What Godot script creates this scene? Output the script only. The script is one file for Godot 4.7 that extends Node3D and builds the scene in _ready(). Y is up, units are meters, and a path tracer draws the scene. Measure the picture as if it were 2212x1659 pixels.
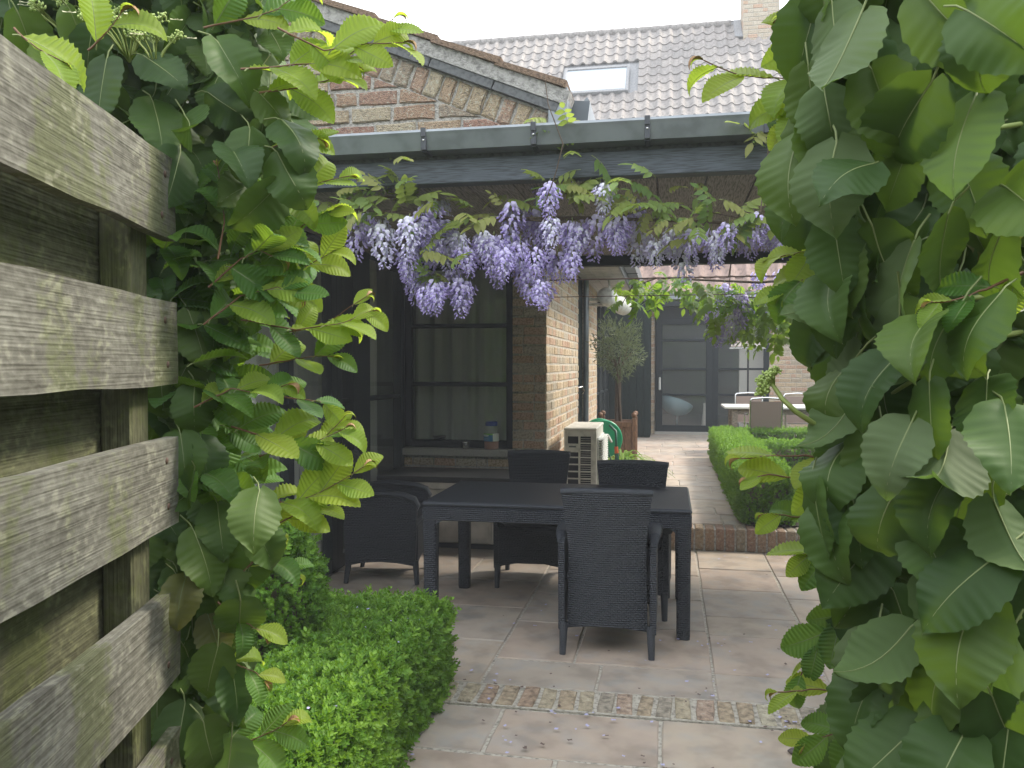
extends Node3D
# A covered garden terrace with wisteria, seen between a slatted fence panel and two leafy hedges.
# x runs along the terrace edge, -z along the path to the house, y is up, metres.

const F_PX := 824.0
const CAM := Vector3(0, 1.55, 0)
var cam_basis := Basis()
var M := {}
var noise_cache := {}
var taken := {}
var rng := RandomNumberGenerator.new()

class MB:
	var v := PackedVector3Array()
	var n := PackedVector3Array()
	var uv := PackedVector2Array()
	var ix := PackedInt32Array()
	func tri_flat(a: Vector3, b: Vector3, c: Vector3, out: Vector3, ua := Vector2(), ub := Vector2(), uc := Vector2()) -> void:
		var g := (c - a).cross(b - a)
		if g.length_squared() < 1e-18:
			return
		var k := v.size()
		if g.dot(out) < 0.0:
			v.append_array(PackedVector3Array([a, c, b]))
			uv.append_array(PackedVector2Array([ua, uc, ub]))
			g = -g
		else:
			v.append_array(PackedVector3Array([a, b, c]))
			uv.append_array(PackedVector2Array([ua, ub, uc]))
		g = g.normalized()
		n.append_array(PackedVector3Array([g, g, g]))
		ix.append_array(PackedInt32Array([k, k + 1, k + 2]))
	func face(p: Array, out: Vector3, t := []) -> void:
		for i in range(1, p.size() - 1):
			if t.size():
				tri_flat(p[0], p[i], p[i + 1], out, t[0], t[i], t[i + 1])
			else:
				tri_flat(p[0], p[i], p[i + 1], out)
	# box with chamfered edges; e = 0 gives a plain box
	func box(c: Vector3, s: Vector3, e := 0.0, b := Basis()) -> void:
		var h := s * 0.5
		e = minf(e, minf(h.x, minf(h.y, h.z)) * 0.9)
		for ax in 3:
			var a1 := (ax + 1) % 3
			var a2 := (ax + 2) % 3
			for sg in [-1.0, 1.0]:
				var q := []
				for k in [[-1.0, -1.0], [1.0, -1.0], [1.0, 1.0], [-1.0, 1.0]]:
					var p := Vector3()
					p[ax] = sg * h[ax]
					p[a1] = k[0] * (h[a1] - e)
					p[a2] = k[1] * (h[a2] - e)
					q.append(c + b * p)
				var o := Vector3()
				o[ax] = sg
				face(q, b * o)
				if e > 0.0:
					for s1 in [-1.0, 1.0]:      # edge between faces ax and a1
						var r := []
						for w in [-1.0, 1.0]:
							var p1 := Vector3()
							p1[ax] = sg * h[ax]
							p1[a1] = s1 * (h[a1] - e)
							p1[a2] = w * (h[a2] - e)
							r.append(c + b * p1)
						for w in [1.0, -1.0]:
							var p2 := Vector3()
							p2[ax] = sg * (h[ax] - e)
							p2[a1] = s1 * h[a1]
							p2[a2] = w * (h[a2] - e)
							r.append(c + b * p2)
						var o1 := Vector3()
						o1[ax] = sg
						o1[a1] = s1
						face(r, b * o1)
		if e > 0.0:
			for sx in [-1.0, 1.0]:
				for sy in [-1.0, 1.0]:
					for sz in [-1.0, 1.0]:
						var g := Vector3(sx, sy, sz)
						face([c + b * (g * Vector3(h.x, h.y - e, h.z - e)), c + b * (g * Vector3(h.x - e, h.y, h.z - e)), c + b * (g * Vector3(h.x - e, h.y - e, h.z))], b * g)
	func ab(a: Vector3, b: Vector3, e := 0.0) -> void:
		box((a + b) * 0.5, (b - a).abs(), e)
	# rows of points joined to a smooth sheet; flip turns the front to the other side
	func grid(rows: Array, closed := false, flip := false, uvs := []) -> void:
		var k := v.size()
		var w: int = rows[0].size()
		var norm := PackedVector3Array()
		norm.resize(rows.size() * w)
		var id := PackedInt32Array()
		for i in rows.size() - 1:
			for j in (w if closed else w - 1):
				var j2 := (j + 1) % w
				for t in [[i * w + j, i * w + j2, (i + 1) * w + j2], [i * w + j, (i + 1) * w + j2, (i + 1) * w + j]]:
					var a: int = t[0]
					var b: int = t[2] if flip else t[1]
					var c: int = t[1] if flip else t[2]
					var pa: Vector3 = rows[a / w][a % w]
					var g: Vector3 = (rows[c / w][c % w] - pa).cross(rows[b / w][b % w] - pa)
					if g.length_squared() < 1e-20:
						continue
					norm[a] += g
					norm[b] += g
					norm[c] += g
					id.append_array(PackedInt32Array([k + a, k + b, k + c]))
		for i in rows.size():
			for j in w:
				v.append(rows[i][j])
				n.append(norm[i * w + j].normalized() if norm[i * w + j].length_squared() > 0.0 else Vector3.UP)
				uv.append(uvs[i * w + j] if uvs.size() else Vector2(float(j) / w, float(i) / rows.size()))
		ix.append_array(id)
	func tube(path: Array, rad: Array, sides := 6, cap := true) -> void:
		var rows := []
		var up := Vector3(0.123, 1.0, 0.077).normalized()
		for i in path.size():
			var a: Vector3 = path[maxi(i - 1, 0)]
			var b: Vector3 = path[mini(i + 1, path.size() - 1)]
			var d := (b - a).normalized()
			if absf(d.dot(up)) > 0.97:
				up = Vector3(1.0, 0.1, 0.05).normalized()
			var x := d.cross(up).normalized()
			var y := x.cross(d).normalized()
			up = y
			var r: float = rad[mini(i, rad.size() - 1)]
			var row := PackedVector3Array()
			for s in sides:
				var q := TAU * s / sides
				row.append(path[i] + (x * cos(q) + y * sin(q)) * r)
			rows.append(row)
		grid(rows, true, false)
		if cap:
			for e in [0, path.size() - 1]:
				var o: Vector3 = (path[0] - path[1]) if e == 0 else (path[e] - path[e - 1])
				var q := []
				for p in rows[e]:
					q.append(p)
				face(q, o)
	# profile of (radius, height) turned about y at c
	func lathe(prof: Array, c: Vector3, sides := 16, b := Basis()) -> void:
		var rows := []
		for p in prof:
			var row := PackedVector3Array()
			for s in sides:
				var q := TAU * s / sides
				row.append(c + b * Vector3(cos(q) * p.x, p.y, sin(q) * p.x))
			rows.append(row)
		grid(rows, true, false)
	# polygon in the xy plane pushed from z = z0 (front, +z) back by depth, its front edge chamfered
	func prism(poly: PackedVector2Array, z0: float, depth: float, e := 0.0, t := Transform3D()) -> void:
		var c := Vector2()
		for p in poly:
			c += p / poly.size()
		var m := poly.size()
		var tri := Geometry2D.triangulate_polygon(poly)
		var inner := PackedVector2Array()
		for p in poly:
			var away := c - p
			inner.append(p + away.normalized() * minf(e * 1.3, away.length() * 0.5))
		for i in range(0, tri.size(), 3):
			var a := inner[tri[i]]
			var b := inner[tri[i + 1]]
			var d := inner[tri[i + 2]]
			tri_flat(t * Vector3(a.x, a.y, z0), t * Vector3(b.x, b.y, z0), t * Vector3(d.x, d.y, z0), t.basis.z)
			a = poly[tri[i]]
			b = poly[tri[i + 1]]
			d = poly[tri[i + 2]]
			tri_flat(t * Vector3(a.x, a.y, z0 - depth), t * Vector3(b.x, b.y, z0 - depth), t * Vector3(d.x, d.y, z0 - depth), -t.basis.z)
		var turn := -1.0 if Geometry2D.is_polygon_clockwise(poly) else 1.0
		for i in m:
			var a := poly[i]
			var b := poly[(i + 1) % m]
			var o2 := Vector2((b - a).y, -(b - a).x) * turn
			var out := t.basis * Vector3(o2.x, o2.y, 0)
			face([t * Vector3(a.x, a.y, z0 - e), t * Vector3(b.x, b.y, z0 - e), t * Vector3(b.x, b.y, z0 - depth), t * Vector3(a.x, a.y, z0 - depth)], out)
			if e > 0.0:
				var ia := inner[i]
				var ib := inner[(i + 1) % m]
				face([t * Vector3(a.x, a.y, z0 - e), t * Vector3(b.x, b.y, z0 - e), t * Vector3(ib.x, ib.y, z0), t * Vector3(ia.x, ia.y, z0)], out + t.basis.z * out.length())
	func mesh(into: ArrayMesh = null) -> ArrayMesh:
		var m := into if into else ArrayMesh.new()
		if v.size() == 0:
			return m
		var a := []
		a.resize(Mesh.ARRAY_MAX)
		a[Mesh.ARRAY_VERTEX] = v
		a[Mesh.ARRAY_NORMAL] = n
		a[Mesh.ARRAY_TEX_UV] = uv
		a[Mesh.ARRAY_INDEX] = ix
		m.add_surface_from_arrays(Mesh.PRIMITIVE_TRIANGLES, a)
		return m

# ---------- nodes ----------
func numbered(called: String) -> String:
	taken[called] = taken.get(called, 0) + 1
	return called if taken[called] == 1 else "%s_%03d" % [called, taken[called] - 1]

func thing(called: String, label: String, category: String, at := Vector3.ZERO, group := "", turn := 0.0) -> Node3D:
	var o := Node3D.new()
	o.name = numbered(called)
	add_child(o)
	o.position = at
	o.rotation.y = turn
	o.set_meta("label", label)
	o.set_meta("category", category)
	if group:
		o.set_meta("group", group)
	return o

func setting(called: String) -> Node3D:
	var o := Node3D.new()
	o.name = numbered(called)
	add_child(o)
	o.set_meta("kind", "structure")
	return o

func obj(called: String, shape, m: Material, parent: Node = null, t := Transform3D()) -> MeshInstance3D:
	var o := MeshInstance3D.new()
	o.mesh = shape.mesh() if shape is MB else shape
	o.name = called if parent else numbered(called)
	(parent if parent else self).add_child(o, true)
	o.transform = t
	if m:
		o.material_override = m
	return o

func stuff(called: String, mesh: Mesh, m: Material, where: Array, parent: Node) -> MultiMeshInstance3D:
	var mm := MultiMesh.new()
	mm.transform_format = MultiMesh.TRANSFORM_3D
	mm.mesh = mesh
	mm.instance_count = where.size()
	for i in where.size():
		mm.set_instance_transform(i, where[i])
	var o := MultiMeshInstance3D.new()
	o.name = called if parent != self else numbered(called)
	parent.add_child(o, true)
	o.multimesh = mm
	o.material_override = m
	o.set_meta("kind", "stuff")
	return o

# ---------- materials ----------
func lin(r: float, g: float, b: float) -> Color:
	return Color(r, g, b).linear_to_srgb()

func ntex(key: String, freq: float, ramp: Array, oct := 4, size := 512, kind := FastNoiseLite.TYPE_SIMPLEX_SMOOTH) -> NoiseTexture2D:
	if noise_cache.has(key):
		return noise_cache[key]
	var f := FastNoiseLite.new()
	f.seed = hash(key) % 100000
	f.noise_type = kind
	f.frequency = freq
	f.fractal_octaves = oct
	var t := NoiseTexture2D.new()
	t.width = size
	t.height = size
	t.seamless = true
	t.noise = f
	if ramp.size():
		var g := Gradient.new()
		var off := PackedFloat32Array()
		var col := PackedColorArray()
		for r in ramp:
			off.append(r[0])
			col.append(r[1] if r[1] is Color else Color(r[1], r[1], r[1]))
		g.offsets = off
		g.colors = col
		t.color_ramp = g
	noise_cache[key] = t
	return t

func mat(called: String, c: Color, rough := 0.8, o := {}) -> StandardMaterial3D:
	var m := StandardMaterial3D.new()
	m.resource_name = called
	m.albedo_color = c
	m.roughness = rough
	m.metallic = o.get("metal", 0.0)
	m.metallic_specular = o.get("spec", 0.5)
	if o.has("tex"):
		m.albedo_texture = o.tex
	if o.has("bump"):
		m.heightmap_enabled = true
		m.heightmap_texture = o.bump
		m.heightmap_scale = o.get("bump_cm", 0.2)
	if o.has("scale"):
		m.uv1_triplanar = true
		m.uv1_world_triplanar = o.get("world", true)
		m.uv1_scale = o.scale if o.scale is Vector3 else Vector3.ONE * o.scale
		m.uv1_offset = o.get("offset", Vector3.ZERO)
		m.uv1_triplanar_sharpness = 6.0
	if o.has("over"):
		m.detail_enabled = true
		m.detail_albedo = o.over
		m.detail_blend_mode = BaseMaterial3D.BLEND_MODE_MUL
		m.detail_uv_layer = BaseMaterial3D.DETAIL_UV_2
		m.uv2_triplanar = true
		m.uv2_world_triplanar = true
		m.uv2_scale = Vector3.ONE * o.get("over_scale", 0.7)
	if o.has("back"):
		m.backlight_enabled = true
		m.backlight = o.back
	if o.get("two", false):
		m.cull_mode = BaseMaterial3D.CULL_DISABLED
	M[called] = m
	return m

func glass(called: String, alpha: float, tint := Color(0.9, 0.95, 0.95)) -> StandardMaterial3D:
	var m := StandardMaterial3D.new()
	m.resource_name = called
	m.transparency = BaseMaterial3D.TRANSPARENCY_ALPHA
	m.albedo_color = Color(tint.r, tint.g, tint.b, alpha)
	m.roughness = 0.03
	M[called] = m
	return m

# ---------- pixels to places (photograph drawn 2212 wide), d metres along the view ----------
func px(x: float, y: float, d: float) -> Vector3:
	return CAM + cam_basis * Vector3((x / 2.16016 - 512.0) / F_PX * d, -(y / 2.16016 - 384.0) / F_PX * d, -d)

func px_z(x: float, y: float, z: float) -> Vector3:
	var r := cam_basis * Vector3((x / 2.16016 - 512.0) / F_PX, -(y / 2.16016 - 384.0) / F_PX, -1.0)
	return CAM + r * (z / r.z)

func facing(dir: Vector3, nrm: Vector3, s := 1.0) -> Basis:
	var x := dir.normalized()
	var z := x.cross(nrm).normalized()
	if z.length_squared() < 0.01:
		z = x.cross(Vector3(0.3, 0.8, 0.5)).normalized()
	return Basis(x * s, z.cross(x) * s, z * s)

func rnd(a: float, b: float) -> float:
	return rng.randf_range(a, b)

func _ready() -> void:
	rng.seed = 20240517
	# ---- camera, sky, sun, exposure ----
	var cam := Camera3D.new()
	cam.name = "camera"
	add_child(cam)
	cam.position = CAM
	cam.rotation = Vector3(deg_to_rad(-1.25), deg_to_rad(10.75), 0)
	cam.fov = rad_to_deg(2.0 * atan(384.0 / F_PX))
	cam.near = 0.05
	cam.far = 400.0
	cam_basis = cam.basis
	var we := WorldEnvironment.new()
	we.name = "environment"
	add_child(we)
	var env := Environment.new()
	we.environment = env
	env.background_mode = Environment.BG_SKY
	env.tonemap_mode = Environment.TONE_MAPPER_LINEAR
	env.tonemap_exposure = 3.5
	env.fog_enabled = true
	env.fog_density = 0.0052
	env.fog_light_color = Color(0.95, 0.96, 0.98)
	env.sdfgi_enabled = true
	env.ssao_enabled = true
	env.ssil_enabled = true
	var sm := ProceduralSkyMaterial.new()
	sm.sky_top_color = Color(0.92, 0.945, 0.97)
	sm.sky_horizon_color = Color(0.95, 0.96, 0.97)
	sm.sky_curve = 0.3
	sm.ground_bottom_color = Color(0.3, 0.3, 0.28)
	sm.ground_horizon_color = Color(0.6, 0.62, 0.6)
	sm.sun_angle_max = 0.0
	var sky := Sky.new()
	sky.sky_material = sm
	env.sky = sky
	var sun := DirectionalLight3D.new()
	sun.name = "sun"
	add_child(sun)
	sun.look_at_from_position(Vector3(0.85, 1.0, -0.42), Vector3.ZERO, Vector3.UP)
	sun.light_energy = 0.5
	sun.light_angular_distance = 10.0
	sun.light_color = Color(1.0, 0.96, 0.9)
	sun.shadow_enabled = true
	sun.sky_mode = DirectionalLight3D.SKY_MODE_LIGHT_ONLY

	make_materials()
	make_ground()
	make_wing()
	make_porch()
	make_house()
	make_furniture()
	make_back_terrace()
	make_fence()
	make_box_hedges()
	make_wisteria()
	make_left_hedge()
	make_right_hedge()
	make_shading_hedges()
	make_small_things()

func make_materials() -> void:
	var speck := ntex("speck", 0.05, [[0.0, 0.78], [0.45, 0.93], [1.0, 1.0]], 5)
	var patch := ntex("patch", 0.012, [[0.25, 0.6], [0.5, 0.9], [0.75, 1.0]], 4)
	var rough := ntex("rough", 0.06, [[0.2, 0.0], [0.8, 1.0]], 5)
	var dirt := ntex("dirt", 0.02, [[0.15, 0.74], [0.42, 0.92], [0.65, 1.0]], 4)
	ntex("soft", 0.02, [[0.2, 0.0], [0.8, 1.0]], 5)
	var faint := ntex("faint", 0.012, [[0.2, 0.88], [0.5, 0.97], [0.8, 1.0]], 4)
	# stone
	var stones := [[0.385, 0.336, 0.288], [0.39, 0.33, 0.284], [0.37, 0.33, 0.29], [0.395, 0.342, 0.288], [0.385, 0.322, 0.276], [0.37, 0.328, 0.292]]
	for i in 6:
		var c: Array = stones[i]
		var warm := Color(c[0] * 1.04, c[1] * 0.98, c[2] * 0.92).linear_to_srgb()
		var cool := Color(c[0] * 0.95, c[1] * 0.96, c[2] * 0.98).linear_to_srgb()
		var red := Color(c[0] * 1.0, c[1] * 0.94, c[2] * 0.9).linear_to_srgb()
		var t := ntex("stone%d" % i, 0.007 + 0.002 * i, [[0.2, cool], [0.42, warm.lerp(cool, 0.35)], [0.58, warm], [0.8, red]], 5)
		mat("stone%d" % i, Color.WHITE, 0.75, {"tex": t, "scale": Vector3(0.75, 0.75, 0.75), "offset": Vector3(0.31 * i, 0.1 * i, 0.17 * i), "over": faint, "over_scale": 0.6, "bump": noise_cache["soft"], "bump_cm": 0.08})
	mat("mortar", lin(0.46, 0.42, 0.36), 0.95, {"tex": dirt, "scale": 3.0, "bump": rough, "bump_cm": 0.3})
	mat("mortar_grey", lin(0.46, 0.435, 0.4), 0.95, {"tex": dirt, "scale": 3.0, "bump": rough, "bump_cm": 0.4})
	mat("mortar_pale", lin(0.6, 0.54, 0.46), 0.95, {"tex": dirt, "scale": 3.0, "bump": rough, "bump_cm": 0.4})
	# old mixed bricks of the gable and the edging
	var old := [[0.4, 0.25, 0.155], [0.43, 0.3, 0.18], [0.38, 0.22, 0.15], [0.45, 0.34, 0.21], [0.36, 0.28, 0.2], [0.42, 0.27, 0.18], [0.47, 0.38, 0.25], [0.37, 0.2, 0.14]]
	for i in 8:
		var c: Array = old[i]
		var grey: float = (c[0] + c[1] + c[2]) / 3.0
		c = [lerpf(c[0], grey, 0.15), lerpf(c[1], grey, 0.15), lerpf(c[2], grey, 0.15)]
		var a := Color(c[0], c[1], c[2]).linear_to_srgb()
		var d := Color(c[0] * 0.6 + 0.02, c[1] * 0.62 + 0.02, c[2] * 0.65 + 0.02).linear_to_srgb()
		var w := Color(c[0] * 0.5 + 0.26, c[1] * 0.5 + 0.26, c[2] * 0.5 + 0.22).linear_to_srgb()
		var t := ntex("old%d" % i, 0.018, [[0.22, d], [0.4, a], [0.62, a], [0.78, w]], 5)
		mat("old%d" % i, Color.WHITE, 0.92, {"tex": t, "scale": 3.1, "offset": Vector3(0.37 * i, 0.21 * i, 0.11 * i), "bump": rough, "bump_cm": 0.5, "over": speck, "over_scale": 5.0})
		var e := Color(c[0] * 0.95, c[1] * 1.02, c[2] * 1.08).linear_to_srgb()
		var te := ntex("edge%d" % i, 0.022, [[0.15, e.darkened(0.28)], [0.42, e.darkened(0.1)], [0.68, e], [0.9, e.lerp(w, 0.7)]], 4)
		mat("edge%d" % i, Color.WHITE, 0.92, {"tex": te, "scale": 1.7, "offset": Vector3(0.31 * i, 0.17 * i, 0.23 * i), "bump": rough, "bump_cm": 0.5})
	# yellow bricks of the side wall
	var yel := [[0.54, 0.41, 0.27], [0.49, 0.36, 0.23], [0.57, 0.45, 0.31], [0.47, 0.3, 0.2], [0.42, 0.34, 0.25], [0.54, 0.43, 0.3], [0.5, 0.33, 0.23], [0.46, 0.39, 0.3]]
	for i in 8:
		var c: Array = yel[i]
		var a := Color(c[0], c[1], c[2]).linear_to_srgb()
		var d := Color(c[0] * 0.66, c[1] * 0.64, c[2] * 0.62).linear_to_srgb()
		var t := ntex("yel%d" % i, 0.02, [[0.25, d], [0.45, a], [0.8, a.lightened(0.15)]], 4)
		mat("yel%d" % i, Color.WHITE, 0.92, {"tex": t, "scale": 3.7, "offset": Vector3(0.27 * i, 0.41 * i, 0.13 * i), "bump": rough, "bump_cm": 0.4})
	# timber
	var grain := ntex("grain", 0.03, [[0.15, 0.55], [0.5, 0.9], [0.8, 1.0]], 4)
	mat("beam_paint", lin(0.075, 0.092, 0.115), 0.6, {"tex": grain, "scale": Vector3(0.5, 9, 9), "bump": grain, "bump_cm": 0.15})
	mat("dark_frame", lin(0.016, 0.022, 0.026), 0.55, {"spec": 0.25})
	mat("dark_board", lin(0.012, 0.024, 0.024), 0.65, {"spec": 0.22, "tex": grain, "scale": Vector3(6, 0.6, 6)})
	mat("ceiling_wood", lin(0.3, 0.265, 0.235), 0.7, {"tex": grain, "scale": Vector3(6, 6, 0.5)})
	mat("ceiling_white", lin(0.42, 0.41, 0.4), 0.7, {"tex": faint, "scale": 0.6})
	mat("teak", lin(0.24, 0.125, 0.07), 0.65, {"tex": grain, "scale": Vector3(7, 0.7, 7)})
	mat("grey_teak", lin(0.3, 0.25, 0.2), 0.75, {"tex": grain, "scale": Vector3(1, 6, 6)})
	# metals and plastic
	mat("zinc", lin(0.22, 0.24, 0.26), 0.4, {"metal": 0.45, "tex": faint, "scale": 0.9})
	mat("zinc_dark", lin(0.1, 0.115, 0.13), 0.5, {"metal": 0.3})
	mat("bracket", lin(0.05, 0.055, 0.065), 0.5, {"metal": 0.3})
	mat("rust_rod", lin(0.1, 0.06, 0.045), 0.7)
	mat("steel", lin(0.6, 0.6, 0.6), 0.25, {"metal": 1.0})
	mat("cream_metal", lin(0.62, 0.6, 0.55), 0.45, {"tex": faint, "scale": 1.5})
	mat("slot_dark", lin(0.02, 0.022, 0.03), 0.7)
	mat("reel_green", lin(0.02, 0.3, 0.15), 0.35)
	mat("reel_dark", lin(0.012, 0.07, 0.05), 0.4)
	mat("hose_orange", lin(0.5, 0.1, 0.04), 0.4)
	mat("black_plastic", lin(0.02, 0.02, 0.022), 0.4)
	mat("white_plastic", lin(0.62, 0.63, 0.6), 0.4, {"tex": faint, "scale": 2.0})
	mat("white_paint", lin(0.6, 0.58, 0.54), 0.55)
	mat("cabinet_paint", lin(0.46, 0.42, 0.37), 0.6, {"tex": faint, "scale": 1.0})
	mat("slab_black", lin(0.022, 0.023, 0.025), 0.42, {"tex": speck, "scale": 4.0})
	mat("sill_stone", lin(0.4, 0.38, 0.35), 0.7, {"tex": speck, "scale": 3.0})
	mat("curtain", lin(0.45, 0.46, 0.44), 0.95, {"back": lin(0.15, 0.15, 0.15)})
	mat("room", lin(0.28, 0.27, 0.25), 0.9)
	mat("room_floor", lin(0.16, 0.13, 0.1), 0.5)
	mat("bowl_blue", lin(0.36, 0.52, 0.58), 0.3)
	mat("concrete", lin(0.36, 0.345, 0.33), 0.9, {"tex": dirt, "scale": 2.2, "bump": rough, "bump_cm": 0.3})
	mat("verge_dark", lin(0.12, 0.124, 0.13), 0.8, {"tex": dirt, "scale": 3.0})
	mat("verge_tile", lin(0.24, 0.16, 0.11), 0.9, {"tex": dirt, "scale": 4.0, "bump": rough, "bump_cm": 0.4})
	var tiles := [[0.235, 0.21, 0.198], [0.255, 0.227, 0.212], [0.21, 0.19, 0.18], [0.27, 0.24, 0.222]]
	for i in 4:
		var c: Array = tiles[i]
		mat("tile%d" % i, lin(c[0], c[1], c[2]), 0.8, {"tex": dirt, "scale": 0.9, "offset": Vector3(0.2 * i, 0.3 * i, 0)})
	mat("tile_lit_pink", lin(0.24, 0.165, 0.14), 0.85, {"tex": dirt, "scale": 0.9})  # pinkish light on the lowest roof rows, put into the tile colour
	mat("lead", lin(0.2, 0.2, 0.21), 0.6, {"tex": dirt, "scale": 1.5})
	glass("pane", 0.06)
	glass("roof_pane", 0.4, Color(0.75, 0.8, 0.85))
	glass("jar_glass", 0.1)
	# woven resin
	var im := Image.create(64, 64, false, Image.FORMAT_RGB8)
	for y in 64:
		for x in 64:
			var row := y / 16
			var u := fposmod(float(x) + (16.0 if row % 2 else 0.0), 32.0) / 32.0
			var w := fposmod(float(y), 16.0) / 16.0
			var h := pow(sin(PI * w), 0.6) * (0.35 + 0.65 * pow(sin(PI * u), 0.5))
			im.set_pixel(x, y, Color(h, h, h))
	var weave := ImageTexture.create_from_image(im)
	mat("wicker", lin(0.024, 0.028, 0.039), 0.5, {"bump": weave, "bump_cm": 0.9, "scale": 21.0, "world": false})
	mat("wicker_smooth", lin(0.027, 0.031, 0.042), 0.45, {"bump": weave, "bump_cm": 0.2, "scale": 30.0, "world": false})
	mat("cushion", lin(0.02, 0.022, 0.028), 0.9)
	# plants (a sheet of leaf reflects a little and lets a little through)
	for a in [["horn", [[0.042, 0.105, 0.018], [0.06, 0.13, 0.02], [0.034, 0.085, 0.018]], [0.5, 0.8, 0.06], 0.4],
			["horn_young", [[0.15, 0.21, 0.028], [0.17, 0.22, 0.03], [0.13, 0.2, 0.028]], [0.78, 1.0, 0.09], 0.7],
			["hyd", [[0.036, 0.072, 0.017], [0.046, 0.087, 0.019], [0.03, 0.062, 0.017], [0.06, 0.1, 0.02]], [0.36, 0.6, 0.05], 0.15],
			["hyd_old", [[0.08, 0.085, 0.03]], [0.6, 0.6, 0.1], 0.26],
			["hyd_pale", [[0.075, 0.11, 0.045], [0.09, 0.125, 0.058], [0.066, 0.105, 0.036]], [0.4, 0.7, 0.1], 0.18],
			["box", [[0.09, 0.185, 0.024], [0.12, 0.225, 0.026], [0.07, 0.155, 0.02], [0.15, 0.26, 0.035]], [0.42, 0.75, 0.05], 0.34],
			["wleaf", [[0.13, 0.165, 0.04], [0.1, 0.15, 0.04], [0.16, 0.165, 0.05], [0.07, 0.125, 0.035]], [0.6, 0.75, 0.12], 0.4],
			["wleaf_shaded", [[0.045, 0.075, 0.025], [0.07, 0.12, 0.025]], [0.6, 0.9, 0.08], 0.4],  # shade on the rear wisteria, put into darker leaf tones
			["olive", [[0.08, 0.1, 0.06], [0.11, 0.13, 0.085], [0.06, 0.08, 0.045]], [0.4, 0.5, 0.2], 0.15],
			["strap", [[0.09, 0.17, 0.03], [0.13, 0.2, 0.04]], [0.5, 0.8, 0.08], 0.3]]:
		for i in a[1].size():
			var c: Array = a[1][i]
			var b: Array = a[2]
			var k: float = a[3] / maxf(b[0], maxf(b[1], b[2]))
			mat("%s%d" % [a[0], i], lin(c[0], c[1], c[2]), 0.52 if a[0] != "hyd_pale" else 0.7, {"back": lin(b[0] * k, b[1] * k, b[2] * k), "two": true, "spec": 0.32})
	mat("rib", lin(0.2, 0.24, 0.09), 0.6, {"two": true})
	mat("rib_red", lin(0.17, 0.085, 0.045), 0.6, {"two": true})
	mat("bud", lin(0.3, 0.17, 0.07), 0.6, {"two": true})
	mat("stem_green", lin(0.22, 0.27, 0.07), 0.6)
	mat("berry", lin(0.38, 0.48, 0.15), 0.5)
	mat("sepal", lin(0.62, 0.6, 0.4), 0.7, {"two": true, "back": lin(0.3, 0.3, 0.2)})
	mat("bark", lin(0.12, 0.085, 0.06), 0.9, {"tex": dirt, "scale": Vector3(9, 3, 9), "bump": rough, "bump_cm": 0.4})
	mat("hedge_core", lin(0.15, 0.12, 0.08), 1.0)
	mat("soil", lin(0.05, 0.038, 0.028), 1.0, {"tex": dirt, "scale": 2.0, "bump": rough, "bump_cm": 1.5})
	mat("lawn", lin(0.06, 0.11, 0.03), 1.0, {"tex": dirt, "scale": 0.5})
	mat("lilac", lin(0.6, 0.54, 0.8), 0.65, {"two": true, "back": lin(0.25, 0.22, 0.34)})
	mat("lilac_pale", lin(0.74, 0.72, 0.86), 0.65, {"two": true, "back": lin(0.3, 0.3, 0.36)})
	mat("violet", lin(0.46, 0.37, 0.72), 0.6, {"two": true, "back": lin(0.2, 0.16, 0.34)})
	mat("petal_fallen", lin(0.4, 0.38, 0.58), 0.8, {"two": true})
	mat("petal_brown", lin(0.12, 0.08, 0.07), 0.9, {"two": true})

# ---------- ground ----------
func slab(parent: Node, called: String, x0: float, x1: float, z0: float, z1: float, top: float, m: Material, gap := 0.006, bulge := 0.0) -> void:
	var mb := MB.new()
	var j := func() -> float: return rng.randf_range(-0.004, 0.004)
	var poly := PackedVector2Array()
	# outline with slightly riven edges, x right and -z up
	var cs := [Vector2(x0 + gap, -z0 + gap), Vector2(x1 - gap, -z0 + gap), Vector2(x1 - gap, -z1 - gap), Vector2(x0 + gap, -z1 - gap)]
	for i in 4:
		var a: Vector2 = cs[i]
		var b: Vector2 = cs[(i + 1) % 4]
		var nrm := (b - a).orthogonal().normalized()
		for k in 3:
			poly.append(a.lerp(b, k / 3.0) + nrm * (j.call() if k else 0.0))
	mb.prism(poly, top + j.call() * 0.5, 0.05, 0.005, Transform3D(Basis(Vector3(1, 0, 0), Vector3(0, 0, -1), Vector3(0, 1, 0)), Vector3.ZERO))
	obj(called, mb, m, parent)

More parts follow.
